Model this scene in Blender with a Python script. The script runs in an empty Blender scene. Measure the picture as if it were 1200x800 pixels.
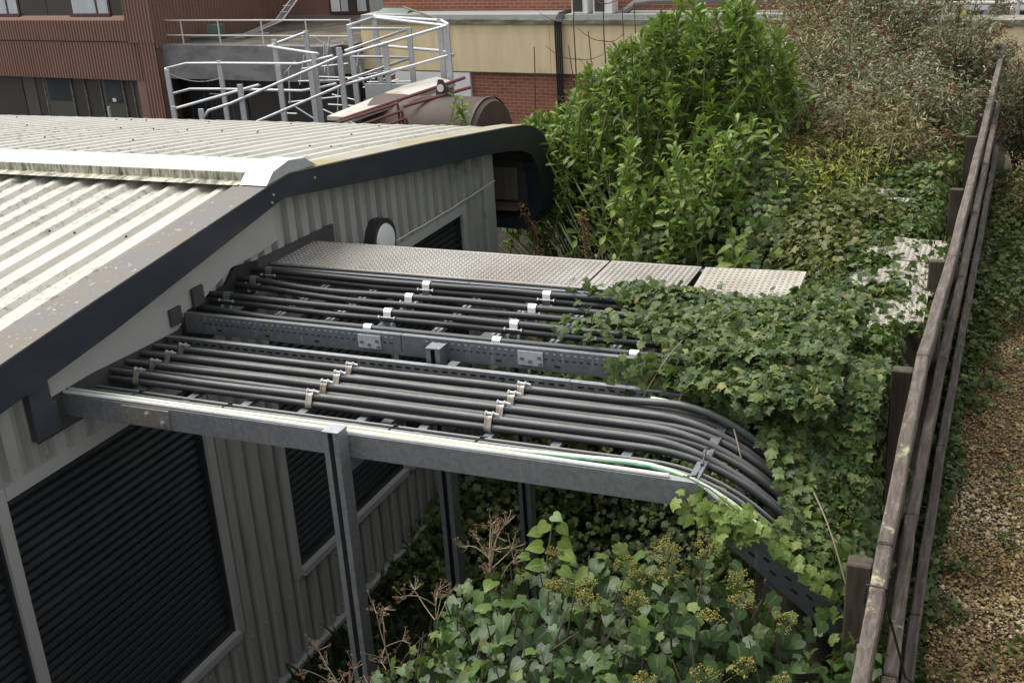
import bpy, math, random
import numpy as np
from math import sin, cos, pi, radians
rng = np.random.default_rng(7)
random.seed(7)
scn = bpy.context.scene
COL = scn.collection

# ------------------------------------------------------------------ camera, world, sun, exposure
FPX, YAW, PITCH, ROLL = 1383.24, radians(24.3245), radians(21.4718), radians(3.7028)
CAM = (3.948, 0.0, 4.6)
def cam_axes():
    r = np.array([cos(YAW), sin(YAW), 0.0])
    f = np.array([-sin(YAW) * cos(PITCH), cos(YAW) * cos(PITCH), -sin(PITCH)])
    d = np.cross(f, r)
    c, s = cos(ROLL), sin(ROLL)
    return c * r + s * d, -s * r + c * d, f
cd = bpy.data.cameras.new("camera"); camo = bpy.data.objects.new("camera", cd); COL.objects.link(camo)
_r, _d, _f = cam_axes()
from mathutils import Matrix, Vector
camo.matrix_world = Matrix(((_r[0], -_d[0], -_f[0], CAM[0]), (_r[1], -_d[1], -_f[1], CAM[1]), (_r[2], -_d[2], -_f[2], CAM[2]), (0, 0, 0, 1)))
cd.sensor_width = 36.0; cd.lens = 36.0 * FPX / 1200.0; cd.clip_start = 0.05; cd.clip_end = 400
scn.camera = camo

SUN_EL, SUN_AZ = radians(60), radians(-78)          # azimuth measured from +Y towards +X
w = bpy.data.worlds.new("World"); scn.world = w; w.use_nodes = True
nt = w.node_tree; nt.nodes.clear()
out = nt.nodes.new('ShaderNodeOutputWorld'); bg = nt.nodes.new('ShaderNodeBackground')
sky = nt.nodes.new('ShaderNodeTexSky'); sky.sky_type = 'NISHITA'; sky.sun_disc = False
sky.sun_elevation = SUN_EL; sky.sun_rotation = SUN_AZ; sky.air_density = 1.2; sky.dust_density = 3.0; sky.ozone_density = 1.0
hs = nt.nodes.new('ShaderNodeHueSaturation'); hs.inputs['Saturation'].default_value = 0.22
nt.links.new(sky.outputs[0], hs.inputs['Color']); nt.links.new(hs.outputs[0], bg.inputs[0]); nt.links.new(bg.outputs[0], out.inputs[0])
bg.inputs[1].default_value = 0.105
sd = bpy.data.lights.new("sun", 'SUN'); sd.energy = 1.4; sd.angle = radians(50); sd.color = (1.0, 0.955, 0.88)
so = bpy.data.objects.new("sun", sd); COL.objects.link(so); so.location = (0, 0, 30)
sdir = Vector((sin(SUN_AZ) * cos(SUN_EL), cos(SUN_AZ) * cos(SUN_EL), sin(SUN_EL)))
so.rotation_euler = sdir.to_track_quat('Z', 'Y').to_euler()
scn.view_settings.view_transform = 'Standard'; scn.view_settings.look = 'None'
scn.view_settings.exposure = 1.35; scn.view_settings.gamma = 1.0

# ------------------------------------------------------------------ materials
MAT = {}
class NT:
    def __init__(s, name):
        m = bpy.data.materials.new(name); m.use_nodes = True; s.m = m; s.t = m.node_tree; s.t.nodes.clear()
        s.o = s.n('OutputMaterial'); s.b = s.n('BsdfPrincipled'); s.l(s.b.outputs[0], s.o.inputs[0]); MAT[name] = m
    def n(s, k, **kw):
        x = s.t.nodes.new('ShaderNode' + k)
        for a, v in kw.items(): setattr(x, a, v)
        return x
    def l(s, a, b): s.t.links.new(a, b)
    def setp(s, **kw):
        names = dict(rough='Roughness', metal='Metallic', spec='Specular IOR Level', col='Base Color', coat='Coat Weight', trans='Transmission Weight', alpha='Alpha')
        for k, v in kw.items():
            i = s.b.inputs[names[k]]
            if isinstance(v, bpy.types.NodeSocket): s.l(v, i)
            else: i.default_value = (*v, 1) if k == 'col' else v
    def pos(s, scale=(1, 1, 1), rot=(0, 0, 0)):
        g = s.n('NewGeometry'); mp = s.n('Mapping'); mp.inputs['Scale'].default_value = scale; mp.inputs['Rotation'].default_value = rot
        s.l(g.outputs['Position'], mp.inputs[0]); return mp.outputs[0]
    def noise(s, vec, scale, detail=4, rough=0.55):
        x = s.n('TexNoise'); x.inputs['Scale'].default_value = scale; x.inputs['Detail'].default_value = detail; x.inputs['Roughness'].default_value = rough
        if vec is not None: s.l(vec, x.inputs['Vector'])
        return x.outputs[0]
    def ramp(s, fac, stops, interp='LINEAR'):
        r = s.n('ValToRGB'); r.color_ramp.interpolation = interp; e = r.color_ramp.elements
        while len(e) < len(stops): e.new(0.5)
        for i, (p, c) in enumerate(stops):
            e[i].position = p; e[i].color = (*c, 1) if hasattr(c, '__len__') else (c, c, c, 1)
        s.l(fac, r.inputs[0]); return r.outputs[0]
    def mix(s, fac, a, b, mode='MIX'):
        x = s.n('MixRGB', blend_type=mode)
        for i, v in enumerate((fac, a, b)):
            if isinstance(v, bpy.types.NodeSocket): s.l(v, x.inputs[i])
            elif hasattr(v, '__len__'): x.inputs[i].default_value = (*v, 1)
            else: x.inputs[i].default_value = v if i == 0 else (v, v, v, 1)
        return x.outputs[0]
    def math(s, op, a, b=0.0):
        x = s.n('Math', operation=op)
        for i, v in enumerate((a, b)):
            if isinstance(v, bpy.types.NodeSocket): s.l(v, x.inputs[i])
            else: x.inputs[i].default_value = v
        return x.outputs[0]
    def bump(s, h, strength=0.3, dist=0.01):
        x = s.n('Bump'); x.inputs['Strength'].default_value = strength; x.inputs['Distance'].default_value = dist
        s.l(h, x.inputs['Height']); s.l(x.outputs[0], s.b.inputs['Normal'])
    def objrand(s): return s.n('ObjectInfo').outputs['Random']
    def attr(s, name):
        a = s.n('Attribute'); a.attribute_name = name; return a.outputs['Fac']

def simple(name, col, rough=0.6, metal=0.0, var=0.25, scale=8, spec=0.5, bump=0.0, dirt=None, dscale=3, dlo=.5, dhi=.7, stretch=(1, 1, 1), bscale=60):
    m = NT(name); p = m.pos(stretch)
    n = m.noise(p, scale, 5)
    c = m.mix(n, tuple(x * (1 - var) for x in col), tuple(min(1, x * (1 + var)) for x in col))
    if dirt is not None:
        d = m.ramp(m.noise(p, dscale, 6, .65), [(dlo, 0), (dhi, 1)])
        c = m.mix(d, c, dirt)
    m.setp(col=c, rough=rough, metal=metal, spec=spec)
    if bump: m.bump(m.noise(p, bscale, 4), bump, 0.01)
    return m

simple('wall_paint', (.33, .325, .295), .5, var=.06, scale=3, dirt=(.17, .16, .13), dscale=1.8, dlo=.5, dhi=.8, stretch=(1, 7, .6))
m = MAT['wall_paint']; t_ = m.node_tree; bs = next(n for n in t_.nodes if n.type == 'BSDF_PRINCIPLED'); src = bs.inputs['Base Color'].links[0].from_socket
w2 = NT('_tmp'); bpy.data.materials.remove(w2.m); MAT.pop('_tmp'); w2.t = t_; w2.m = m
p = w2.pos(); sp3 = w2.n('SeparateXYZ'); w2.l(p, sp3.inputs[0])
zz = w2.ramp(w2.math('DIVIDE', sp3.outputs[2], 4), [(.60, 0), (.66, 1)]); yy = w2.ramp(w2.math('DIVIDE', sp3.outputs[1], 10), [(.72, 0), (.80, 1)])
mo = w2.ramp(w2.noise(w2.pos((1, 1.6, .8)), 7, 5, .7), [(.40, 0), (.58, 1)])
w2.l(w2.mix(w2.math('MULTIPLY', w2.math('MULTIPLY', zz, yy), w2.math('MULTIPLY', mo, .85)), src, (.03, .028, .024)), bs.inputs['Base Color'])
simple('pale_panel', (.37, .36, .325), .55, var=.05, scale=3, dirt=(.27, .26, .23), dscale=2, dlo=.5, dhi=.85)
simple('trim_paint', (.37, .365, .335), .45, var=.08, scale=6, dirt=(.16, .15, .12), dscale=5, dlo=.6, dhi=.8)
simple('fascia_paint', (.022, .027, .038), .42, var=.25, scale=2.5, dirt=(.05, .053, .055), dscale=2.2, dlo=.5, dhi=.85, stretch=(1, 1, 2))
simple('shutter_paint', (.015, .018, .022), .45, var=.2, scale=3, dirt=(.045, .045, .042), dscale=1.4, dlo=.5, dhi=.85, stretch=(1, 1, 3))
simple('dark_board', (.05, .045, .042), .8, var=.3, scale=9)
simple('dark_flashing', (.05, .056, .066), .5, var=.2, scale=5)
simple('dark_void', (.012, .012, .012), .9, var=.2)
simple('soffit_board', (.16, .125, .095), .75, var=.25, scale=4, dirt=(.06, .05, .04), dscale=3, stretch=(6, 6, 1))
# cream roof sheet with lichen specks and grime
m = NT('roof_sheet'); p = m.pos(); big = m.noise(p, .8, 3); st = m.noise(m.pos((7, .6, 1)), 3, 4)
c = m.mix(m.ramp(st, [(.35, 0), (.75, 1)]), (.44, .425, .37), (.35, .335, .275))
spk = m.ramp(m.noise(p, 18, 6, .8), [(.52, 0), (.6, 1)])
zone = m.ramp(m.noise(m.pos((.7, .7, 1)), .8, 3), [(.42, .06), (.56, 1)])
c = m.mix(m.math('MULTIPLY', m.math('MULTIPLY', spk, zone), .7), c, (.11, .105, .075))
spk2 = m.ramp(m.noise(p, 9, 3, .5), [(.70, 0), (.74, 1)])
c = m.mix(m.math('MULTIPLY', spk2, .8), c, (.16, .14, .10))
m.setp(col=c, rough=.5, spec=.4); m.bump(m.noise(p, 40, 3), .15, .004)
# verge flashing with brown lichen
m = NT('verge_flashing'); p = m.pos()
c = m.mix(m.ramp(m.noise(p, 5, 5, .65), [(.4, 0), (.62, 1)]), (.12, .115, .115), (.14, .118, .085))
c = m.mix(m.ramp(m.noise(p, 30, 4, .7), [(.62, 0), (.7, 1)]), c, (.42, .40, .34)); m.setp(col=c, rough=.75); m.bump(m.noise(p, 60, 3), .3, .004)
m = NT('verge_yellow'); p = m.pos()
c = m.mix(m.ramp(m.noise(p, 4, 5, .6), [(.35, 0), (.6, 1)]), (.27, .26, .23), (.24, .20, .10)); m.setp(col=c, rough=.8); m.bump(m.noise(p, 60, 3), .3, .004)
m = NT('ridge_cap'); p = m.pos()
c = m.mix(m.ramp(m.noise(p, 14, 5, .7), [(.55, 0), (.75, 1)]), (.47, .46, .43), (.34, .325, .27)); m.setp(col=c, rough=.5)
m = NT('ridge_lip'); p = m.pos()
c = m.mix(m.ramp(m.noise(m.pos((3, 1, .6)), 9, 6, .75), [(.4, 0), (.6, 1)]), (.52, .5, .4), (.10, .095, .06)); m.setp(col=c, rough=.8)
# galvanised steel
def galv(name, a, b, metal=.75, rough=.5, rust=None):
    m = NT(name); p = m.pos()
    v = m.n('TexVoronoi'); v.inputs['Scale'].default_value = 55; m.l(p, v.inputs['Vector'])
    k = m.mix(.5, m.ramp(v.outputs['Color'], [(.1, 0), (.9, 1)]), m.noise(p, 6, 5, .6))
    c = m.mix(k, a, b)
    st = m.ramp(m.noise(m.pos((8, 8, .8)), 6, 4, .6), [(.62, 0), (.78, 1)])
    c = m.mix(m.math('MULTIPLY', st, .5), c, (.62, .63, .62))
    if rust: c = m.mix(m.ramp(m.noise(p, 7, 5, .7), [(.5, 0), (.68, 1)]), c, rust)
    m.setp(col=c, metal=metal, rough=rough); m.bump(m.noise(p, 90, 2), .06, .003); return m
galv('galv', (.23, .245, .26), (.38, .395, .405))
galv('galv_bright', (.55, .56, .56), (.78, .79, .78), .8, .42)
galv('galv_dark', (.14, .155, .165), (.23, .245, .255), .7, .55)
galv('galv_rusty', (.26, .23, .2), (.45, .41, .36), .7, .5, (.16, .09, .05))
galv('galv_rail', (.38, .39, .40), (.54, .55, .56), .4, .55)
def cable(name, col, dust, rough=.5, amt=.5):
    m = NT(name); p = m.pos(); g = m.n('NewGeometry'); s = m.n('SeparateXYZ'); m.l(g.outputs['Normal'], s.inputs[0])
    up = m.ramp(s.outputs[2], [(.45, 0), (1, 1)])          # settled dust lies on upward surfaces
    d = m.math('MULTIPLY', m.math('MULTIPLY', up, m.ramp(m.noise(p, 9, 5, .65), [(.25, .3), (.75, 1)])), amt)
    c = m.mix(d, m.mix(m.noise(p, 20, 3), tuple(x * .8 for x in col), tuple(x * 1.2 for x in col)), dust)
    m.setp(col=c, rough=rough, spec=.45); return m
cable('cable_dusty', (.038, .039, .040), (.21, .205, .195), .52, .85)
cable('cable_black', (.020, .020, .021), (.075, .07, .065), .5, .4)
cable('cable_grey', (.11, .11, .11), (.3, .29, .27), .55, .7)
cable('cable_white', (.62, .62, .60), (.5, .47, .4), .45, .5)
cable('cable_tan', (.42, .3, .16), (.5, .44, .33), .5, .5)
m = NT('cable_earth'); p = m.pos(); u = m.n('UVMap'); s = m.n('SeparateXYZ'); m.l(u.outputs[0], s.inputs[0])
c = m.mix(m.math('GREATER_THAN', s.outputs[0], .55), (.03, .34, .19), (.50, .62, .45)); c = m.mix(m.ramp(m.noise(p, 12, 4), [(.4, 0), (.8, 1)]), c, (.55, .6, .52))
m.setp(col=c, rough=.4)
simple('tie_black', (.012, .012, .012), .5)
simple('white_strap', (.80, .79, .76), .35, metal=.35, var=.06, scale=20)
simple('white_plastic', (.72, .72, .70), .3, var=.04)
simple('dark_plastic', (.03, .028, .027), .5)
simple('slot_dark', (.012, .013, .014), .9, var=.1)
# tread plate
m = NT('tread_plate'); p = m.pos()
c = m.mix(m.ramp(m.noise(p, 2.2, 5, .6), [(.35, 0), (.7, 1)]), (.37, .35, .315), (.265, .23, .19))
c = m.mix(m.ramp(m.noise(p, 25, 4, .7), [(.6, 0), (.75, 1)]), c, (.20, .16, .12)); m.setp(col=c, rough=.42, metal=.55); m.bump(m.noise(p, 120, 3), .15, .003)
m = NT('pale_plate'); p = m.pos()
c = m.mix(m.ramp(m.noise(p, 3, 5, .6), [(.35, 0), (.75, 1)]), (.39, .37, .32), (.23, .205, .16)); m.setp(col=c, rough=.6, metal=.1); m.bump(m.noise(p, 120, 3), .2, .003)
# weathered timber
m = NT('timber'); p = m.pos((14, 1.2, 14)); n = m.noise(p, 4, 6, .65)
c = m.ramp(n, [(.25, (.028, .021, .016)), (.5, (.088, .068, .054)), (.75, (.18, .15, .125))])
lich = m.ramp(m.noise(m.pos(), 9, 6, .7), [(.58, 0), (.68, 1)])
s = m.n('SeparateXYZ'); m.l(m.pos(), s.inputs[0]); near = m.ramp(m.math('DIVIDE', s.outputs[1], 10), [(.40, 1), (.52, .12)])
c = m.mix(m.math('MULTIPLY', lich, near), c, (.36, .34, .20)); m.setp(col=c, rough=.85); m.bump(n, .8, .008)
m = NT('timber_post'); p = m.pos((12, 12, 1.4)); n = m.noise(p, 4, 6, .65)
c = m.ramp(n, [(.25, (.022, .017, .012)), (.55, (.06, .045, .03)), (.8, (.10, .08, .05))]); m.setp(col=c, rough=.9); m.bump(n, .5, .006)
# ground materials
m = NT('soil'); p = m.pos(); n = m.noise(p, 5, 8, .7)
c = m.ramp(n, [(.3, (.012, .010, .007)), (.6, (.03, .026, .016)), (.8, (.03, .04, .015))]); m.setp(col=c, rough=.95, spec=.15); m.bump(m.noise(p, 25, 5), .7, .04)
m = NT('gravel_bed'); p = m.pos(); v = m.n('TexVoronoi'); v.inputs['Scale'].default_value = 55; m.l(p, v.inputs['Vector'])
c = m.mix(m.noise(p, 3, 4), (.11, .075, .028), (.20, .14, .055)); c = m.mix(v.outputs['Color'], c, (.30, .22, .12), 'MULTIPLY') if False else m.mix(m.ramp(v.outputs['Distance'], [(0, 1), (.5, 0)]), (.06, .042, .02), c)
m.setp(col=c, rough=.9); m.bump(v.outputs['Distance'], .6, .012)
m = NT('stone_chip'); r = m.attr('rnd')
c = m.ramp(r, [(0, (.09, .055, .02)), (.3, (.20, .13, .045)), (.65, (.32, .22, .085)), (.9, (.43, .33, .16)), (1, (.60, .52, .36))]); m.setp(col=c, rough=.8)
# leaves
def leaf(name, stops, vein=(.3, .36, .2), rough=.5, trans=.25, vlo=.9, veinamt=.6, spec=.32):
    m = NT(name); r = m.math('FRACT', m.math('ADD', m.attr('rnd'), m.objrand()))
    c = m.ramp(r, stops)
    c = m.mix(m.math('MULTIPLY', m.noise(m.pos(), 40, 3), .45), c, tuple(x * .55 for x in stops[0][1]))
    if veinamt: c = m.mix(m.math('MULTIPLY', m.ramp(m.attr('vein'), [(vlo, 0), (1, 1)]), veinamt), c, vein)
    m.setp(col=c, rough=rough, spec=spec)
    tr = m.n('BsdfTranslucent'); m.l(m.mix(.6, c, (.10, .17, .02)), tr.inputs[0]); mx = m.n('MixShader'); mx.inputs[0].default_value = trans
    m.l(m.b.outputs[0], mx.inputs[1]); m.l(tr.outputs[0], mx.inputs[2]); m.l(mx.outputs[0], m.o.inputs[0])
leaf('ivy_leaf', [(0, (.026, .046, .011)), (.3, (.048, .080, .017)), (.65, (.080, .122, .026)), (.88, (.125, .175, .038)), (.975, (.20, .25, .06)), (1, (.27, .20, .075))], (.20, .25, .13))
leaf('ivy_bush_leaf', [(0, (.018, .040, .009)), (.5, (.034, .072, .014)), (.85, (.062, .118, .022)), (.97, (.12, .18, .03)), (1, (.2, .18, .05))], (.15, .22, .09), .42, .2, spec=.3)
leaf('ivy_bright', [(0, (.10, .17, .025)), (.6, (.19, .27, .05)), (1, (.27, .34, .08))], (.4, .45, .2), .45, .35)
leaf('ivy_olive', [(0, (.06, .075, .02)), (.5, (.11, .12, .03)), (1, (.19, .18, .045))], (.3, .3, .12), .5)
leaf('laurel_leaf', [(0, (.065, .115, .014)), (.4, (.125, .20, .024)), (.75, (.20, .295, .044)), (.97, (.31, .39, .09)), (1, (.42, .36, .08))], (.30, .38, .12), .4, .38, .93, .5)
leaf('dark_shade_leaf', [(0, (.018, .032, .012)), (.6, (.032, .055, .018)), (1, (.055, .085, .025))], (.12, .16, .07), .38, .2)  # dark leaf colour, also stands for shade below the ladders and inside the bush
leaf('buddleia_leaf', [(0, (.08, .085, .04)), (.3, (.16, .155, .085)), (.6, (.28, .27, .15)), (1, (.48, .45, .30))], veinamt=0, rough=.7, spec=.2)
leaf('buddleia_olive', [(0, (.10, .092, .035)), (.5, (.22, .19, .085)), (1, (.42, .35, .19))], veinamt=0, rough=.7, spec=.2)
leaf('seed_head', [(0, (.09, .04, .022)), (.5, (.19, .085, .048)), (1, (.30, .16, .09))], veinamt=0, rough=.9, trans=.05, spec=.1)
leaf('dead_weed', [(0, (.11, .06, .035)), (.5, (.22, .13, .08)), (1, (.34, .23, .15))], veinamt=0, rough=.9, trans=.05, spec=.1)
leaf('ivy_flower', [(0, (.16, .15, .03)), (.5, (.28, .25, .055)), (1, (.42, .36, .11))], veinamt=0, rough=.7, trans=.1, spec=.2)
leaf('weed_yellow', [(0, (.16, .19, .02)), (.5, (.30, .32, .04)), (1, (.42, .40, .07))], veinamt=0, rough=.6, trans=.3)
leaf('grass_blade', [(0, (.02, .04, .012)), (.6, (.04, .07, .02)), (1, (.07, .11, .03))], veinamt=0, rough=.6, trans=.2)
simple('stem_brown', (.075, .05, .034), .9, var=.35, scale=30)
simple('stem_red', (.085, .04, .03), .85, var=.3, scale=30)
simple('stem_pale', (.30, .23, .155), .9, var=.3, scale=30)
simple('stem_green', (.10, .12, .04), .7, var=.3, scale=30)
# far buildings
m = NT('brick'); p = m.pos((1, 1, 1)); sx = m.n('SeparateXYZ'); m.l(p, sx.inputs[0]); cx = m.n('CombineXYZ'); m.l(sx.outputs[0], cx.inputs[0]); m.l(sx.outputs[2], cx.inputs[1])
b = m.n('TexBrick'); m.l(cx.outputs[0], b.inputs['Vector']); b.inputs['Scale'].default_value = 1
for k, v in {'Brick Width': .225, 'Row Height': .075, 'Mortar Size': .006, 'Mortar Smooth': .2, 'Bias': -.1}.items(): b.inputs[k].default_value = v
b.inputs['Color1'].default_value = (.29, .10, .055, 1); b.inputs['Color2'].default_value = (.21, .072, .042, 1); b.inputs['Mortar'].default_value = (.40, .27, .20, 1)
c = m.mix(m.ramp(m.noise(p, 1.2, 5), [(.35, 0), (.75, 1)]), b.outputs['Color'], (.12, .045, .03)); c = m.mix(.35, b.outputs['Color'], c)
m.setp(col=c, rough=.85); m.bump(b.outputs['Fac'], -.4, .01)
m = NT('cream_board'); p = m.pos(); c = m.mix(m.ramp(m.noise(m.pos((3, 3, .6)), 1.5, 5, .6), [(.35, 0), (.8, 1)]), (.74, .60, .36), (.62, .48, .28))
c = m.mix(m.ramp(m.noise(p, 1.1, 6, .7), [(.62, 0), (.8, 1)]), c, (.45, .36, .20)); m.setp(col=c, rough=.7)
m = NT('coping'); p = m.pos(); c = m.mix(m.ramp(m.noise(m.pos((1, 1, 4)), 2.5, 6, .7), [(.4, 0), (.65, 1)]), (.10, .085, .06), (.28, .29, .22)); m.setp(col=c, rough=.9)
simple('lead_grey', (.33, .345, .32), .65, var=.15, scale=3)
m = NT('brown_clad'); p = m.pos(); c = m.mix(m.noise(m.pos((1, 1, .4)), 2.0, 5, .6), (.185, .098, .07), (.26, .15, .11)); m.setp(col=c, rough=.7)
simple('brown_smooth', (.20, .11, .08), .75, var=.15, scale=2)
simple('brown_frame', (.075, .03, .026), .6)
simple('panel_dark', (.048, .041, .034), .4, var=.2, scale=1.5)
simple('panel_mid', (.085, .078, .068), .35, var=.15, scale=1.2)
m = NT('glass_dark'); m.setp(col=m.mix(m.noise(m.pos(), 1.2, 3), (.02, .025, .03), (.07, .08, .09)), rough=.12, spec=.6)
m = NT('curtain'); c = m.mix(m.noise(m.pos((9, 9, .5)), 1.5, 4), (.22, .27, .31), (.68, .70, .70)); m.setp(col=c, rough=.8)
simple('concrete', (.19, .185, .18), .85, var=.3, scale=1.6, dirt=(.085, .08, .075), dscale=1.2, dlo=.45, dhi=.7, stretch=(1, 1, 2.5), bump=.2)
simple('roof_felt', (.06, .055, .045), .95, var=.5, scale=2.5, dirt=(.13, .115, .075), dscale=1.5, dlo=.5, dhi=.6)
simple('rail_white', (.55, .52, .47), .6, var=.15, scale=8, dirt=(.22, .13, .08), dscale=8, dlo=.62, dhi=.7)
simple('tank_brown', (.055, .034, .026), .7, var=.25, scale=1.5, dirt=(.09, .055, .04), dscale=1.2)
simple('pipe_red', (.14, .045, .036), .55, var=.3, scale=6)
simple('white_paint', (.72, .71, .69), .5, var=.06, scale=2)
simple('deck_pale', (.40, .38, .34), .8, var=.15, scale=2.5, dirt=(.28, .2, .14), dscale=2)
simple('pipe_grey', (.17, .16, .15), .6, var=.2)
simple('tarmac', (.05, .05, .05), .9, var=.2, scale=4)
simple('car_white', (.75, .75, .74), .25, var=.03)
simple('tyre', (.018, .018, .018), .8)
simple('yellow_plastic', (.6, .47, .03), .5)
simple('green_box', (.10, .14, .125), .6, var=.2)

# ------------------------------------------------------------------ mesh helpers
def wl(o):
    v = Vector((0, 0, 0))
    while o is not None: v = v + o.location; o = o.parent
    return v
def link(name, me, parent=None, loc=None):
    o = bpy.data.objects.new(name, me); COL.objects.link(o)
    if parent is not None:
        o.parent = parent; o.location = -wl(parent) if loc is None else Vector(loc) - wl(parent)
    elif loc is not None: o.location = loc
    return o
def tag(o, label=None, cat=None, group=None, kind=None):
    if label: o['label'] = label
    if cat: o['category'] = cat
    if group: o['group'] = group
    if kind: o['kind'] = kind
    return o
def thing(name, label, cat, loc=(0, 0, 0), group=None):
    o = bpy.data.objects.new(name, None); COL.objects.link(o); o.location = loc; o.empty_display_size = .1
    return tag(o, label, cat, group)
class MB:
    def __init__(s): s.v = []; s.f = []; s.mi = []; s.uv = None
    def add(s, vs, fs, mi=0):
        b = len(s.v); s.v += [tuple(map(float, x)) for x in vs]; s.f += [tuple(i + b for i in f) for f in fs]; s.mi += [mi] * len(fs); return s
    def box(s, x0, x1, y0, y1, z0, z1, mi=0):
        return s.add([(x0, y0, z0), (x1, y0, z0), (x1, y1, z0), (x0, y1, z0), (x0, y0, z1), (x1, y0, z1), (x1, y1, z1), (x0, y1, z1)],
                     [(0, 3, 2, 1), (4, 5, 6, 7), (0, 1, 5, 4), (1, 2, 6, 5), (2, 3, 7, 6), (3, 0, 4, 7)], mi)
    def obox(s, c, ax, ay, az, mi=0):   # centre and three half axes
        c, ax, ay, az = (np.array(t, float) for t in (c, ax, ay, az))
        vs = [c + a * ax + b * ay + d * az for d in (-1, 1) for a, b in ((-1, -1), (1, -1), (1, 1), (-1, 1))]
        return s.add(vs, [(0, 3, 2, 1), (4, 5, 6, 7), (0, 1, 5, 4), (1, 2, 6, 5), (2, 3, 7, 6), (3, 0, 4, 7)], mi)
    def beam(s, a, b, w, h, up=(0, 0, 1), mi=0):
        a, b = np.array(a, float), np.array(b, float); d = (b - a) / 2; u = np.array(up, float)
        sd = np.cross(d, u); sd /= np.linalg.norm(sd); u2 = np.cross(sd, d); u2 /= np.linalg.norm(u2)
        return s.obox((a + b) / 2, d, sd * w / 2, u2 * h / 2, mi)
    def tube(s, pts, r, n=8, caps=True, mi=0):
        P = [np.array(p, float) for p in pts]; k = len(P); rs = r if hasattr(r, '__len__') else [r] * k
        t0 = P[1] - P[0]; t0 /= np.linalg.norm(t0); u = np.cross(t0, (0, 0, 1.0))
        if np.linalg.norm(u) < 1e-3: u = np.cross(t0, (0, 1.0, 0))
        u /= np.linalg.norm(u); vs = []
        for i in range(k):
            t = P[min(i + 1, k - 1)] - P[max(i - 1, 0)]; t /= (np.linalg.norm(t) + 1e-12)
            u = u - t * np.dot(u, t); u /= (np.linalg.norm(u) + 1e-12); q = np.cross(t, u)
            for j in range(n):
                a = 2 * pi * j / n; vs.append(P[i] + rs[i] * (cos(a) * u + sin(a) * q))
        fs = [(i * n + j, i * n + (j + 1) % n, (i + 1) * n + (j + 1) % n, (i + 1) * n + j) for i in range(k - 1) for j in range(n)]
        if caps: fs += [tuple(range(n - 1, -1, -1)), tuple((k - 1) * n + j for j in range(n))]
        return s.add(vs, fs, mi)
    def prism(s, poly, f0, f1, mi=0):   # polygon in 2-D mapped by f0 / f1 to the two end caps
        n = len(poly); vs = [f0(*q) for q in poly] + [f1(*q) for q in poly]
        return s.add(vs, [tuple(range(n - 1, -1, -1)), tuple(range(n, 2 * n))] + [(i, (i + 1) % n, n + (i + 1) % n, n + i) for i in range(n)], mi)
    def cyl(s, a, b, r, n=16, mi=0): return s.tube([a, b], r, n, True, mi)
    def build(s, name, mat, parent=None, smooth=False, loc=None, bevel=0):
        me = bpy.data.meshes.new(name); me.from_pydata(s.v, [], s.f)
        for mm in (mat if isinstance(mat, (list, tuple)) else [mat]): me.materials.append(MAT[mm])
        if any(s.mi): me.polygons.foreach_set('material_index', s.mi)
        import bmesh
        bm = bmesh.new(); bm.from_mesh(me); bmesh.ops.recalc_face_normals(bm, faces=bm.faces)
        if bevel: bmesh.ops.bevel(bm, geom=list(bm.edges), offset=bevel, segments=1, affect='EDGES', clamp_overlap=True)
        bm.to_mesh(me); bm.free()
        if smooth:
            me.polygons.foreach_set('use_smooth', [True] * len(me.polygons))
            try: me.set_sharp_from_angle(angle=radians(40))
            except Exception: pass
        return link(name, me, parent, loc)
def dup(o, parent, loc, name=None):
    c = o.copy(); COL.objects.link(c); c.parent = parent; c.location = Vector(loc) - (wl(parent) if parent is not None else Vector((0, 0, 0)))
    return c
def tri_mesh(name, V, T, mats, rnd=None, vein=None, mi=None):
    me = bpy.data.meshes.new(name); V = np.ascontiguousarray(V, np.float32); T = np.ascontiguousarray(T, np.int32)
    me.vertices.add(len(V)); me.vertices.foreach_set('co', V.ravel()); me.loops.add(T.size); me.loops.foreach_set('vertex_index', T.ravel())
    me.polygons.add(len(T)); me.polygons.foreach_set('loop_start', np.arange(0, T.size, 3, dtype=np.int32)); me.polygons.foreach_set('loop_total', np.full(len(T), 3, np.int32))
    for mm in (mats if isinstance(mats, (list, tuple)) else [mats]): me.materials.append(MAT[mm])
    if mi is not None: me.polygons.foreach_set('material_index', mi.astype(np.int32))
    for nm, arr in (('rnd', rnd), ('vein', vein)):
        if arr is not None:
            a = me.attributes.new(nm, 'FLOAT', 'POINT'); a.data.foreach_set('value', np.ascontiguousarray(arr, np.float32))
    me.update(calc_edges=True); return me
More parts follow.
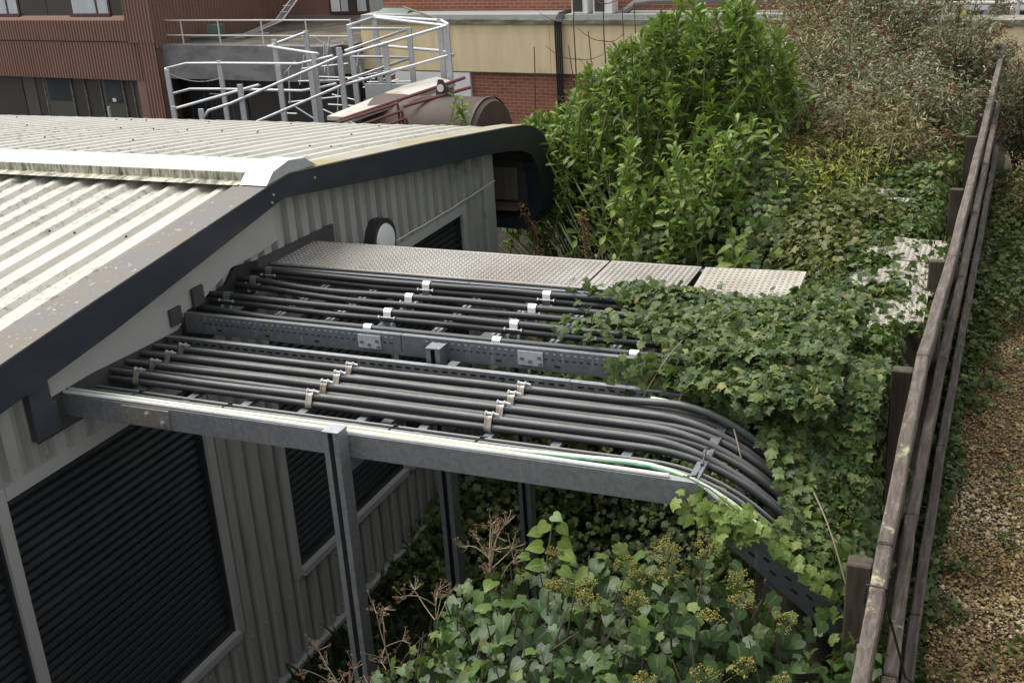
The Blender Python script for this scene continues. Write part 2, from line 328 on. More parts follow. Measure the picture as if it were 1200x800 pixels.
# leaf templates: x across, y along the midrib, z out of the leaf
def fan(outline, ctr, veins):
    V = [ctr] + outline; n = len(outline)
    return np.array(V, float), np.array([(0, 1 + i, 1 + (i + 1) % n) for i in range(n)]), np.array([1.0] + veins)
IVY = fan([(0, 0, -.01), (.26, -.14, -.05), (.46, .06, -.09), (.39, .24, .02), (.56, .47, -.10), (.36, .60, .03), (.14, .84, .0), (0, 1, -.14),
           (-.14, .84, .0), (-.36, .60, .03), (-.56, .47, -.10), (-.39, .24, .02), (-.46, .06, -.09), (-.26, -.14, -.05)], (0, .27, .05),
          [1, 0, 1, 0, 1, 0, 0, 1, 0, 0, 1, 0, 1, 0])
def ribbon(half, ym, zm, ze):
    """leaf blade from a half outline, a midrib and edge heights"""
    n = len(half); V = [(0, y, z) for y, z in zip(ym, zm)]; V += [(x, y, z) for (x, y), z in zip(half, ze)]; V += [(-x, y, z) for (x, y), z in zip(half, ze)]; T = []
    for i in range(n - 1): T += [(i, n + i, n + i + 1), (i, n + i + 1, i + 1), (i, 2 * n + i + 1, 2 * n + i), (i, i + 1, 2 * n + i + 1)]
    return np.array(V, float), np.array(T), np.array([1.0] * n + [0.0] * (2 * n))
HEART = ribbon([(.02, -.01), (.20, -.11), (.38, -.02), (.46, .20), (.38, .46), (.21, .73), (.01, 1.0)], [0, .06, .18, .34, .54, .77, 1.0], [0, .0, .01, .02, .01, -.04, -.13], [0, .03, .05, .06, .05, .0, -.13])
LOBED = ribbon([(.02, -.01), (.24, -.13), (.42, .0), (.40, .20), (.50, .42), (.28, .62), (.12, .84), (.005, 1.0)], [0, .06, .18, .3, .46, .64, .83, 1.0], [0, .0, .01, .02, .01, -.02, -.07, -.14], [0, .03, .04, .05, .0, .03, -.03, -.14])
LAUREL = ribbon([(.012, 0), (.08, .15), (.15, .38), (.19, .62), (.14, .84), (.005, 1.0)], [0, .16, .38, .62, .83, 1.0], [0, .015, .02, .0, -.05, -.12], [0, .04, .06, .05, -.02, -.12])
LANCE = (np.array([(0, 0, 0), (0, .5, .02), (0, 1, -.18), (.11, .4, .05), (-.11, .4, .05)], float), np.array([(0, 3, 1), (3, 2, 1), (0, 1, 4), (4, 1, 2)]), np.array([1, 1, 1, 0, 0.]))
BIT = (np.array([(0, 0, 0), (.35, .5, .1), (-.35, .5, .1), (0, 1, 0), (0, .5, -.3)], float), np.array([(0, 1, 2), (1, 3, 2), (0, 4, 1), (4, 3, 1), (0, 2, 4), (2, 3, 4)]), np.zeros(5))
def basis(N, D):
    N = N / np.linalg.norm(N, axis=1, keepdims=True); D = D - N * np.sum(D * N, 1, keepdims=True)
    D = D / (np.linalg.norm(D, axis=1, keepdims=True) + 1e-9); return np.cross(D, N), D, N
def leaf_arrays(tmpl, P, N, D, S, rnd=None):
    V, T, W = tmpl; X, Y, Z = basis(N, D); k = len(P); S = np.broadcast_to(np.asarray(S, float), (k,))
    A = P[:, None, :] + S[:, None, None] * (V[None, :, 0, None] * X[:, None] + V[None, :, 1, None] * Y[:, None] + V[None, :, 2, None] * Z[:, None])
    TT = T[None] + (np.arange(k) * len(V))[:, None, None]
    r = rng.random(k) if rnd is None else rnd
    return A.reshape(-1, 3), TT.reshape(-1, 3), np.repeat(r, len(V)), np.tile(W, k)
def merge(parts):
    Vs, Ts, Rs, Ws, b = [], [], [], [], 0
    for V, T, R, W in parts: Vs.append(V); Ts.append(T + b); Rs.append(R); Ws.append(W); b += len(V)
    return np.concatenate(Vs), np.concatenate(Ts), np.concatenate(Rs), np.concatenate(Ws)
def leaf_obj(name, parts, mat, parent=None, kind='stuff'):
    V, T, R, W = merge(parts); me = tri_mesh(name, V, T, mat, R, W); me.polygons.foreach_set('use_smooth', np.ones(len(T), bool))
    o = link(name, me, parent)
    if kind: o['kind'] = kind
    return o
TEMPL_ME = {}
def single_leaves(tmpl, key, mat, P, N, D, S, parent, name='leaf'):
    """each leaf an object of its own, sharing one mesh"""
    if key not in TEMPL_ME:
        V, T, W = tmpl; me = tri_mesh(name, V, T, mat, np.zeros(len(V)), W); me.polygons.foreach_set('use_smooth', np.ones(len(T), bool)); TEMPL_ME[key] = me
    X, Y, Z = basis(N, D); base = wl(parent)
    for i in range(len(P)):
        o = bpy.data.objects.new(name, TEMPL_ME[key]); COL.objects.link(o); o.parent = parent; s = float(S[i]); q = P[i] - np.array(base)
        o.matrix_local = Matrix(((X[i, 0] * s, Y[i, 0] * s, Z[i, 0] * s, q[0]), (X[i, 1] * s, Y[i, 1] * s, Z[i, 1] * s, q[1]), (X[i, 2] * s, Y[i, 2] * s, Z[i, 2] * s, q[2]), (0, 0, 0, 1)))
def unit(A): return A / (np.linalg.norm(A, axis=-1, keepdims=True) + 1e-9)
def rand_dir(k): return unit(rng.normal(size=(k, 3)))
def sst(a, b, x): t = np.clip((np.asarray(x, float) - a) / (b - a), 0, 1); return t * t * (3 - 2 * t)
def vnoise(x, y, s, seed=0):
    x = np.asarray(x, float) * s + seed * 17.3; y = np.asarray(y, float) * s + seed * 5.1
    xi, yi = np.floor(x), np.floor(y); fx, fy = x - xi, y - yi
    h = lambda a, b: np.modf(np.abs(np.sin(a * 127.1 + b * 311.7) * 43758.5453))[0]
    fx, fy = fx * fx * (3 - 2 * fx), fy * fy * (3 - 2 * fy)
    return (h(xi, yi) * (1 - fx) + h(xi + 1, yi) * fx) * (1 - fy) + (h(xi, yi + 1) * (1 - fx) + h(xi + 1, yi + 1) * fx) * fy

# ------------------------------------------------------------------ terrain
def bank_top(y):
    y = np.asarray(y, float)
    t = 2.04 + .42 * sst(3.7, 5.0, y) - .28 * sst(4.95, 5.7, y)
    return t - .115 * np.clip(y - 9.0, 0, 8)
def height(x, y):
    x = np.asarray(x, float); y = np.asarray(y, float)
    e0 = 2.2 - 1.95 * sst(5.9, 8.0, y); e1 = 3.35 - 1.23 * sst(5.9, 8.5, y) - .5 * sst(9, 12, y)
    up = sst(e0, e1, x); top = bank_top(y)
    h = up * top
    path = 1.08 - .03 * np.clip(y - 9, 0, 8)
    h = h + (path - h) * sst(3.45, 3.62, x)
    far = sst(16.5, 20, y) * (1 - sst(2.2, 3.0, x))
    h = h * (1 - far) + (-.9) * far
    back = sst(10.5, 13, y) * (1 - sst(-1.0, .4, x)); h = h * (1 - back) + (-.9) * back
    h = h - .9 * sst(-9.5, -10.5, x) * (1 - back)
    h = h * sst(-6, -1, y) * 1.0 + 0
    return h
xs = np.unique(np.concatenate([np.array([-120, -80, -50, -35, -25, -18, -12, -10.5, -9.5, -6, -3, -1.5]), np.arange(-1, 5.01, .1), np.array([5.5, 7, 10, 15, 25, 45, 80, 120])]))
ys = np.unique(np.concatenate([np.array([-80, -40, -20, -8, -4, -2, 0, 1]), np.arange(1.5, 14, .1), np.arange(14, 24, .5), np.array([25, 28, 32, 40, 60, 100, 160])]))
X, Y = np.meshgrid(xs, ys); Z = height(X, Y) + (vnoise(X, Y, 2.3) - .5) * .06 * ((X > .3) & (X < 3.7) & (Y < 16))
nx, ny = len(xs), len(ys)
V = np.stack([X.ravel(), Y.ravel(), Z.ravel()], 1); I = np.arange(nx * ny).reshape(ny, nx)
T = np.concatenate([np.stack([I[:-1, :-1].ravel(), I[:-1, 1:].ravel(), I[1:, 1:].ravel()], 1), np.stack([I[:-1, :-1].ravel(), I[1:, 1:].ravel(), I[1:, :-1].ravel()], 1)])
me = tri_mesh('ground', V, T, 'soil'); me.polygons.foreach_set('use_smooth', np.ones(len(T), bool))
tag(link('ground', me), 'dark soil ground of the yard and bank', kind='structure')
# gravel path, a sheet just above the ground
gx = np.linspace(3.75, 5.6, 16); gy = np.linspace(-2, 17, 60); X, Y = np.meshgrid(gx, gy); Z = height(X, Y) + .006 + (vnoise(X, Y, 3) - .3) * .02 + np.where(X < 3.87, -.0, 0)
I = np.arange(X.size).reshape(X.shape); V = np.stack([X.ravel(), Y.ravel(), Z.ravel()], 1)
T = np.concatenate([np.stack([I[:-1, :-1].ravel(), I[:-1, 1:].ravel(), I[1:, 1:].ravel()], 1), np.stack([I[:-1, :-1].ravel(), I[1:, 1:].ravel(), I[1:, :-1].ravel()], 1)])
me = tri_mesh('gravel_path', V, T, 'gravel_bed'); me.polygons.foreach_set('use_smooth', np.ones(len(T), bool)); tag(link('gravel_path', me), 'tan gravel path', kind='structure')
OCT = (np.array([(1, 0, 0), (-1, 0, 0), (0, 1, 0), (0, -1, 0), (0, 0, .55), (0, 0, -.5), (.6, .6, .25), (-.6, .5, .2)], float),
       np.array([(4, 0, 6), (4, 6, 2), (4, 2, 7), (4, 7, 1), (4, 1, 3), (4, 3, 0), (0, 3, 5), (3, 1, 5), (0, 2, 6), (1, 7, 2)]), np.zeros(8))
k = 60000; gxp = 3.74 + 1.0 * rng.random(k) ** 1.0; gyp = 3.6 + 11.5 * rng.random(k) ** 1.6
P = np.stack([gxp, gyp, height(gxp, gyp) + .012 + (vnoise(gxp, gyp, 3) - .3) * .02 + rng.random(k) * .008], 1)
N = unit(np.stack([rng.normal(0, .35, k), rng.normal(0, .35, k), np.ones(k)], 1)); st = leaf_arrays(OCT, P, N, rand_dir(k), rng.gamma(2.2, .0022, k) + .0026, np.clip(rng.random(k) * .8 + .55 * (vnoise(gxp, gyp, 2.2, 4) - .3) + .25 * (vnoise(gxp, gyp, 7, 6) - .5), 0, 1))
V, T, R, W = st; tag(link('gravel_stones', tri_mesh('gravel_stones', V, T, 'stone_chip', R, W)), 'loose tan stone chips on the path', kind='stuff')

# ------------------------------------------------------------------ modular building with the corrugated gable
RIDGE_Y = 5.5
bld = thing('modular_building', 'grey corrugated modular building with cream ribbed roof and navy fascia', 'building', (-4.5, 5.55, 0))
def prof(u0, u1, pitch, top, side, depth, phase=0.0):
    pts = [(u0, None)]; k = math.floor((u0 - phase) / pitch) - 1
    def d(u):
        t = (u - phase) % pitch
        if t < side: return depth * t / side
        if t < side + top: return depth
        if t < 2 * side + top: return depth * (1 - (t - side - top) / side)
        return 0.0
    us = {u0, u1}
    while k * pitch + phase < u1 + pitch:
        for t in (0, side, side + top, 2 * side + top):
            u = k * pitch + phase + t
            if u0 < u < u1: us.add(u)
        k += 1
    return [(u, d(u)) for u in sorted(us)]
def under(y): return 3.0 - .137 * abs(y - 5.45)          # line just under the roof, hidden by the fascia
PITCH_W = .137
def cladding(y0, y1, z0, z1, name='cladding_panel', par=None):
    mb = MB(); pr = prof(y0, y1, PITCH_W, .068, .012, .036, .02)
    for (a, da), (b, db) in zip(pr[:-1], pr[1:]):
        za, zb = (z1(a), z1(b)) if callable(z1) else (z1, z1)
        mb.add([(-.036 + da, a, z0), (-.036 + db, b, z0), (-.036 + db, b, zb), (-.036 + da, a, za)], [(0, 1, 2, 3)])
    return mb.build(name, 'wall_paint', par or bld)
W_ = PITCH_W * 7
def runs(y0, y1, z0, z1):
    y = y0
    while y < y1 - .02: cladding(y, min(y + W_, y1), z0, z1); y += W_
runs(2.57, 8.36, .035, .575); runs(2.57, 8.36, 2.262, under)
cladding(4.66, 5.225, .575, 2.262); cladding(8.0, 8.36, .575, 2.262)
mb = MB()   # core behind the cladding
mb.prism([(2.57, 0), (8.53, 0), (8.53, 2.62), (5.5, 3.0), (2.57, 2.62)], lambda y, z: (-.16, y, z), lambda y, z: (-9.4, y, z)); mb.build('wall_core', 'dark_board', bld)
mb = MB(); mb.box(-.05, .018, 8.36, 8.545, .03, 2.6); mb.build('corner_trim', 'trim_paint', bld, bevel=.004)
mb = MB()
for a, d in prof(-9.3, -.06, PITCH_W, .068, .012, .036): pass
pr = prof(-9.3, -.05, PITCH_W, .068, .012, .036)
for (a, da), (b, db) in zip(pr[:-1], pr[1:]): mb.add([(a, 8.535 + da, 0), (b, 8.535 + db, 0), (b, 8.535 + db, 2.6), (a, 8.535 + da, 2.6)], [(0, 1, 2, 3)])
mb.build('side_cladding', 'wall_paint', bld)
mb = MB(); mb.box(-.16, .03, 2.57, 8.545, -.03, .033); mb.build('base_trim', 'trim_paint', bld, bevel=.004)
mb = MB()
for i in range(43):
    y_ = 2.6 + PITCH_W * i - .0; y_ = .02 + PITCH_W * (math.floor((y_ - .02) / PITCH_W)) + .046
    for z_ in (.10, .50, 2.31):
        if 2.6 < y_ < 8.3 and not (z_ > 2 and 3.4 < y_ < 6.15): mb.cyl((-.001, y_, z_), (.006, y_, z_), .007, 6)
mb.build('cladding_screws', 'galv_rail', bld)['kind'] = 'stuff'
# windows with roller shutters
SL = MB(); hw = .665; sp = .049
SL.prism([(0, -.5), (.012, -.38), (.017, -.05), (.010, .30), (.001, .42), (-.004, .42), (-.004, -.5)], lambda d, z: (d, -1, z * sp), lambda d, z: (d, 1, z * sp))
slat0 = None
def window(y0, y1, z0=.62, z1=2.198, lj=.06, rj=.06):
    global slat0
    mb = MB(); t = .045
    mb.box(-.075, .008, y0 - lj, y0, z0 - .045, z1 + .064)
    if rj: mb.box(-.075, .008, y1, y1 + rj, z0 - .045, z1 + .064)
    mb.box(-.075, .014, y0, y1, z1, z1 + .064); mb.box(-.075, .030, y0, y1, z0 - .045, z0)
    wnd = mb.build('window', 'trim_paint', bld)
    g = MB(); g.box(-.07, -.012, y0, y0 + .016, z0, z1); g.box(-.07, -.012, y1 - .016, y1, z0, z1); g.box(-.07, -.014, y0 + .016, y1 - .016, z0, z0 + .03); g.build('shutter_guide', 'shutter_paint', wnd)
    n = int((z1 - z0 - .03) / sp)
    for i in range(n):
        loc = (-.055, (y0 + y1) / 2, z0 + .03 + sp * (i + .5))
        if slat0 is None:
            slat0 = SL.build('slat', 'shutter_paint', wnd, loc=loc)
        o = slat0 if (i == 0 and slat0.parent == wnd and len(wnd.children) == 2) else None
        if o is None: o = dup(slat0, wnd, loc)
        o.scale = (1, (y1 - y0) / 2 - .017, 1)
    b = MB(); b.box(-.15, -.062, y0, y1, z0, z1); b.build('window_backing', 'dark_void', wnd)
window(1.86, 3.20, rj=0); window(3.262, 4.60, lj=.0615); window(5.285, 6.69, rj=0); window(6.752, 7.94, lj=.0615)
mb = MB(); mb.box(-.075, .0, 7.94 + .06, 8.0, .575, 2.262); mb.build('jamb_strip', 'trim_paint', bld)
# flat pale panel, dark entries, flashings on the gable
mb = MB(); mb.prism([(3.60, 2.54), (3.89, 2.548), (4.19, 2.535), (4.52, 2.525), (4.60, 2.56), (5.04, 2.70), (5.30, 2.70), (5.49, 2.72), (5.49, 2.99), (3.60, 2.80)], lambda y, z: (.006, y, z), lambda y, z: (.016, y, z)); mb.build('blank_panel', 'pale_panel', bld)
mb = MB(); mb.prism([(3.5, 2.36), (4.56, 2.36), (4.56, 2.53), (4.19, 2.545), (3.89, 2.555), (3.5, 2.555)], lambda y, z: (.002, y, z), lambda y, z: (.010, y, z)); mb.build('cable_entry_board', 'dark_board', bld)
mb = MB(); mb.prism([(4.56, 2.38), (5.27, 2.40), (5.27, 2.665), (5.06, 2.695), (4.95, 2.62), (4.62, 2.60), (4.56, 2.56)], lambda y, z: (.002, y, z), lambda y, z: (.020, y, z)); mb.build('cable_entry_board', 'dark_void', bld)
mb = MB(); mb.prism([(5.27, 2.50), (6.10, 2.50), (6.10, 2.645), (5.27, 2.665)], lambda y, z: (.002, y, z), lambda y, z: (.014, y, z)); mb.build('walkway_entry_board', 'dark_board', bld)
mb = MB(); mb.prism([(3.47, 2.385), (3.62, 2.385), (3.62, 2.53), (3.595, 2.535), (3.595, 2.80), (3.47, 2.78)], lambda y, z: (.002, y, z), lambda y, z: (.045, y, z)); mb.build('entry_flashing', 'dark_flashing', bld, bevel=.003)
MB().box(.016, .03, 4.47, 4.56, 2.56, 2.65).build('entry_plate', 'dark_board', bld); MB().box(.021, .036, 4.66, 4.75, 2.60, 2.70).build('entry_plate', 'dark_board', bld)
# fascia, soffit and roof
OUT = [(5.5, 3.118), (7.2, 2.92), (8.55, 2.742), (8.9, 2.69), (9.12, 2.635), (9.30, 2.55), (9.43, 2.43), (9.50, 2.29), (9.525, 2.1), (9.525, 1.88)]
INN = [(5.42, 2.995), (7.0, 2.765), (8.18, 2.61), (8.60, 2.545), (8.86, 2.49), (9.03, 2.42), (9.13, 2.33), (9.19, 2.22), (9.215, 2.1), (9.22, 1.88)]
mir = lambda P: [(2 * RIDGE_Y - y - (0.0 if i else 0), z) for i, (y, z) in enumerate(P)]
INN2 = [(5.42, 2.995)] + [(11.0 - y - .06, z - .015) for y, z in INN[1:]]
for O_, I_, nm in ((OUT, INN, 'far'), (mir(OUT), INN2, 'near')):
    mb = MB()
    for i in range(len(O_) - 1):
        q = [O_[i], O_[i + 1], I_[i + 1], I_[i]]
        mb.prism(q, lambda y, z: (.02, y, z), lambda y, z: (.15, y, z))
    mb.build('fascia', 'fascia_paint', bld)
    mb = MB()   # eave hood lining: inner face of the rounded eave along the long side
    for i in range(3, len(O_) - 1):
        a, b = I_[i], I_[i + 1]; s_ = 1 if nm == 'far' else -1
        mb.add([(.02, a[0], a[1]), (.02, b[0], b[1]), (-9.3, b[0], b[1]), (-9.3, a[0], a[1])], [(0, 1, 2, 3)])
    mb.build('eave_lining', 'dark_board', bld, smooth=True)
# slatted boards inside the eave seen through the open end
for k_ in range(14):
    mb = MB(); x1 = -.05 - k_ * .33; mb.box(x1 - .315, x1, 9.165, 9.18, 1.98, 2.38); mb.build('eave_board', 'soffit_board', bld)
mb = MB(); mb.box(-4.8, .0, 9.0, 9.16, 1.93, 1.96); mb.build('eave_ledge', 'soffit_board', bld)
mb = MB(); mb.box(-4.8, .12, 8.95, 9.5, 1.79, 1.88); mb.build('eave_gutter', 'fascia_paint', bld)
def roof_sheet(x0, x1, P):
    pr = prof(x0, x1, .170, .045, .026, .024, -.03); path = [np.array(q) for q in P]
    nrm = []
    for i in range(len(path)):
        t = path[min(i + 1, len(path) - 1)] - path[max(i - 1, 0)]; t = t / np.linalg.norm(t); n_ = np.array([-t[1], t[0]]);
        if n_[1] < 0 and abs(n_[1]) > .05: n_ = -n_
        if abs(n_[1]) <= .05: n_ = np.array([np.sign(path[i][0] - 5.5), 0])
        nrm.append(n_)
    mb = MB(); vs = []; nx_ = len(pr)
    for q, n_ in zip(path, nrm):
        for u, d in pr: vs.append((u, *(q + n_ * (d - .038))))
    mb.add(vs, [(i * nx_ + j, i * nx_ + j + 1, (i + 1) * nx_ + j + 1, (i + 1) * nx_ + j) for i in range(len(path) - 1) for j in range(nx_ - 1)])
    return mb.build('roof_sheet', 'roof_sheet', bld)
FARP = [(5.5, 3.118), (6.2, 3.035), (7.0, 2.944)] + OUT[2:]
for k_ in range(9):
    x1 = -.025 - 1.02 * k_
    roof_sheet(x1 - 1.02, x1, FARP); roof_sheet(x1 - 1.02, x1, mir(FARP))
for P_, mt in ((OUT[:6], 'verge_yellow'), (mir(OUT)[:6], 'verge_flashing')):
    mb = MB(); n_ = len(P_); s_ = 1 if mt == 'verge_yellow' else -1; x0 = -.03 if mt == 'verge_yellow' else -.06
    for (a, b) in zip(P_[:-1], P_[1:]):
        mb.prism([a, b, (b[0], b[1] + .008), (a[0], a[1] + .008)], lambda y, z: (x0, y, z), lambda y, z: (.154, y, z))
    mb.build('verge_flashing', mt, bld)
# ridge capping pieces, each with a lip on the near side
xj = -.03
for L_ in (1.92, 2.0, 2.0, 2.0):
    jit = random.uniform(-.006, .006)
    mb = MB(); poly = [(5.335, 3.118), (5.335, 3.160 + jit), (5.50, 3.176 + jit), (5.66, 3.158 + jit), (5.68, 3.112)]
    mb.prism(poly, lambda y, z: (xj, y, z), lambda y, z: (xj - L_ + .012, y, z)); rc = mb.build('ridge_cap', 'ridge_cap', bld)
    mb = MB(); mb.box(xj - L_ + .012, xj, 5.328, 5.3345, 3.10, 3.156); mb.add([(xj, 5.328, 3.11), (xj, 5.25, 3.103), (xj - L_ + .012, 5.25, 3.103), (xj - L_ + .012, 5.328, 3.11)], [(0, 1, 2, 3)]); mb.build('ridge_lip', 'ridge_lip', rc)
    xj -= L_
mb = MB(); mb.prism([(5.26, 3.105), (5.34, 3.165), (5.5, 3.192), (5.66, 3.17), (5.78, 3.10), (5.5, 3.125)], lambda y, z: (-.02, y, z), lambda y, z: (.158, y, z)); mb.build('ridge_end_cap', 'galv_rail', bld)
for y_, z_ in ((5.32, 3.04), (5.30, 3.00), (5.75, 3.03)):
    mb = MB(); mb.cyl((.15, y_, z_), (.157, y_, z_), .008, 8); mb.build('rivet', 'galv_bright', bld)
# roof fixings on the far slope: little dark screw heads in rows
mb = MB()
for i in range(48):
    for t in (.12, .38, .66, .9):
        if random.random() < .75: continue
        x_ = -.03 - .17 * i - .035; y_ = 5.7 + t * 3.0; z_ = 3.118 - .1225 * (y_ - 5.5) - .002
        mb.cyl((x_, y_, z_), (x_, y_, z_ + .010), .0075, 6)
for i in range(40):
    for t in (.25, .62):
        if random.random() < .5: continue
        x_ = -.03 - .17 * i - .035; y_ = 5.2 - t * 2.6; z_ = 3.118 - .1225 * (5.5 - y_) - .002
        mb.cyl((x_, y_, z_), (x_, y_, z_ + .010), .007, 6)
o = mb.build('roof_fixings', 'dark_board', bld); o['kind'] = 'stuff'
# round bulkhead light on the wall
bl = thing('wall_light', 'round white bulkhead light in dark ring on the corrugated wall', 'wall light', (0.0, 6.62, 2.38))
mb = MB(); mb.cyl((-.005, 6.62, 2.38), (.075, 6.62, 2.38), .155, 28); mb.build('ring', 'dark_plastic', bl, smooth=True, bevel=0)
mb = MB(); mb.tube([(.07, 6.62, 2.38), (.088, 6.62, 2.38), (.098, 6.62, 2.38)], [.122, .112, .07], 28); mb.build('diffuser', 'white_plastic', bl, smooth=True)
mb = MB(); pts = [(.02 + .003 * sin(i * 1.3), 6.78 + i * .0885, 2.31 - .012 * sin(pi * i / 20) + .0015 * sin(i * 2.1)) for i in range(21)]; mb.tube(pts, .0055, 6)
tag(mb.build('wall_wire', 'cable_white', None, True), 'thin pale wire strung along the corrugated wall beside the round light', 'wire')

# ------------------------------------------------------------------ cable ladders, posts, walkway
def channel(mb, x0, x1, y, z0, z1, inward, fl=.028, t=.004):
    mb.box(x0, x1, min(y, y + t * inward), max(y, y + t * inward), z0, z1)
    a, b = y + t * inward, y + fl * inward
    mb.box(x0, x1, min(a, b), max(a, b), z1 - t, z1); mb.box(x0, x1, min(a, b), max(a, b), z0, z0 + t)
def slots(x0, x1, y, z, step, w, h, side, sh=0.0):
    mb = MB(); x = x0
    while x < x1: mb.box(x, x + w, y + (0 if side > 0 else -.0015), y + (.0015 if side > 0 else 0), z + sh * x - h / 2, z + sh * x + h / 2); x += step
    return mb
t1 = thing('cable_ladder', 'front galvanised cable ladder that bends down into the ivy', 'cable ladder', (0, 4.06, 2.43))
mb = MB(); channel(mb, .012, .95, 3.68, 2.425, 2.528, 1); mb.build('side_channel', 'galv', t1, bevel=0)
mb = MB(); channel(mb, .952, 2.98, 3.68, 2.427, 2.530, 1); mb.build('side_channel', 'galv', t1)
mb = MB(); mb.box(.36, .62, 3.673, 3.679, 2.437, 2.520); sp_ = mb.build('splice_plate', 'galv_rusty', t1); sp_['label'] = 'rust stained splice plate'
for q in ((.50, 2.495), (.58, 2.46)):
    mb = MB(); mb.cyl((q[0], 3.664, q[1]), (q[0], 3.673, q[1]), .009, 6); mb.build('bolt', 'galv_bright', sp_)
for a, b in ((.012, 2.21), (2.214, 2.98)):
    mb = MB(); channel(mb, a, b, 4.445, 2.427, 2.530, -1); sc = mb.build('side_channel', 'galv', t1)
    o = slots(a + .03, b - .03, 4.4405, 2.497, .048, .027, .009, -1).build('slots', 'slot_dark', sc); o['kind'] = 'stuff'
rung0 = None
for i in range(10):
    x_ = .22 + .3 * i
    if rung0 is None:
        mb = MB(); mb.box(-.02, .02, -.375, .375, -.018, 0); rung0 = mb.build('rung', 'galv_dark', t1, loc=(x_, 4.06, 2.456))  # rungs coloured darker to stand for the shade beneath the cables
    else: dup(rung0, t1, (x_, 4.06, 2.456))
# descending section of the front ladder
DA = radians(39); dx_, dz_ = cos(DA), -sin(DA)
for y_, inw in ((3.68, 1), (4.445, -1)):
    mb = MB(); L_ = .68; c0 = np.array([2.985, y_ + .002 * inw, 2.445]); d_ = np.array([dx_, 0, dz_]); n_ = np.array([-dz_, 0, dx_])
    mb.obox(c0 + d_ * L_ / 2, d_ * L_ / 2, (0, .002, 0), n_ * .051)
    mb.obox(c0 + d_ * L_ / 2 + n_ * .049 + np.array([0, .014 * inw, 0]), d_ * L_ / 2, (0, .011, 0), n_ * .002)
    mb.obox(c0 + d_ * L_ / 2 - n_ * .049 + np.array([0, .014 * inw, 0]), d_ * L_ / 2, (0, .011, 0), n_ * .002)
    sc = mb.build('sloping_channel', 'galv_dark' if inw > 0 else 'galv', t1)
    mb = MB()
    for k_ in range(12):
        c_ = c0 + d_ * (.06 + .05 * k_) + n_ * (.012 if k_ % 2 else -.012) + np.array([0, -.0028 if inw > 0 else -.0028, 0]); mb.obox(c_, d_ * .014, (0, .0008, 0), n_ * .005)
    o = mb.build('slots', 'slot_dark', sc); o['kind'] = 'stuff'
for k_ in range(3):
    c_ = np.array([2.985, 4.06, 2.355]) + np.array([dx_, 0, dz_]) * (.08 + .25 * k_); mb = MB(); mb.obox(c_, np.array([dx_, 0, dz_]) * .02, (0, .37, 0), np.array([-dz_, 0, dx_]) * .008); mb.build('rung', 'galv_dark', t1)

t2 = thing('cable_ladder', 'rear galvanised cable ladder between the front one and the tread plate walkway', 'cable ladder', (0, 4.97, 2.50))
for a, b in ((.03, 1.30), (1.304, 3.15)):
    mb = MB(); channel(mb, a, b, 4.572, 2.497, 2.602, 1); sc = mb.build('side_channel', 'galv_dark', t2)
    o = slots(a + .12, b - .03, 4.5715, 2.556, .034, .016, .006, -1).build('slots', 'slot_dark', sc); o['kind'] = 'stuff'
    o = slots(a + .13, b - .03, 4.5715, 2.584, .034, .012, .004, -1).build('perforations', 'galv_bright', sc); o['kind'] = 'stuff'
    o = slots(a + .2, b - .05, 4.5715, 2.524, .29, .028, .011, -1).build('bolt_slots', 'slot_dark', sc); o['kind'] = 'stuff'
    mb = MB(); channel(mb, a, b, 5.365, 2.497, 2.604, -1); sc = mb.build('side_channel', 'galv_dark', t2)
    o = slots(a + .05, b - .03, 5.361, 2.583, .045, .02, .008, -1).build('slots', 'galv_bright', sc); o['kind'] = 'stuff'
for x_, lab in ((1.13, 'bright splice plate left of the post bracket'), (1.97, 'bright splice plate right of the post bracket')):
    mb = MB(); mb.box(x_ - .062, x_ + .062, 4.563, 4.569, 2.52, 2.588); o = mb.build('splice_plate', 'galv_rail', t2); o['label'] = lab
    for q in ((-.04, .0), (.0, -.012), (.045, .01), (.05, -.02)):
        mb = MB(); mb.cyl((x_ + q[0], 4.556, 2.552 + q[1]), (x_ + q[0], 4.563, 2.552 + q[1]), .009, 6); mb.build('bolt', 'galv_dark', o)
rung1 = None
for i in range(10):
    x_ = .12 + .31 * i
    if rung1 is None:
        mb = MB(); mb.box(-.022, -.006, -.385, .385, -.02, 0); mb.box(.006, .022, -.385, .385, -.02, 0); mb.box(-.006, .006, -.385, .385, -.02, -.016); rung1 = mb.build('rung', 'galv', t2, loc=(x_, 4.968, 2.535))
    else: dup(rung1, t2, (x_, 4.968, 2.535))
# posts
def post(x, y, top, label, mat='galv'):
    t = thing('support_post', label, 'post', (x, y, 0), 'galvanised posts under the cable ladders')
    mb = MB(); h_ = .036
    mb.box(x - h_, x + h_, y + h_ - .005, y + h_, 0, top); mb.box(x - h_, x - h_ + .005, y - h_, y + h_ - .005, 0, top); mb.box(x + h_ - .005, x + h_, y - h_, y + h_ - .005, 0, top)
    mb.box(x - h_ + .005, x - .012, y - h_, y - h_ + .005, 0, top); mb.box(x + .012, x + h_ - .005, y - h_, y - h_ + .005, 0, top)
    mb.build('channel', mat, t)
    mb = MB(); mb.box(x - .038, x + .038, y - .038, y + .038, top, top + .004); mb.build('end_cap', mat, t)
    mb = MB(); mb.box(x - .09, x + .09, y - .09, y + .09, 0, .01); mb.build('base_plate', 'galv_dark', t)
post(1.50, 3.625, 2.575, 'tall galvanised channel post in front of the front ladder')
post(1.52, 4.508, 2.590, 'galvanised post rising between the two cable ladders', 'galv_dark')
post(1.52, 5.44, 2.49, 'galvanised post in the dark below the walkway', 'galv_dark')
mb = MB(); mb.box(1.475, 1.525, 3.67, 5.5, 2.36, 2.42); tag(mb.build('cross_beam', 'galv_dark'), 'galvanised cross beam carrying both cable ladders on the posts', 'beam')
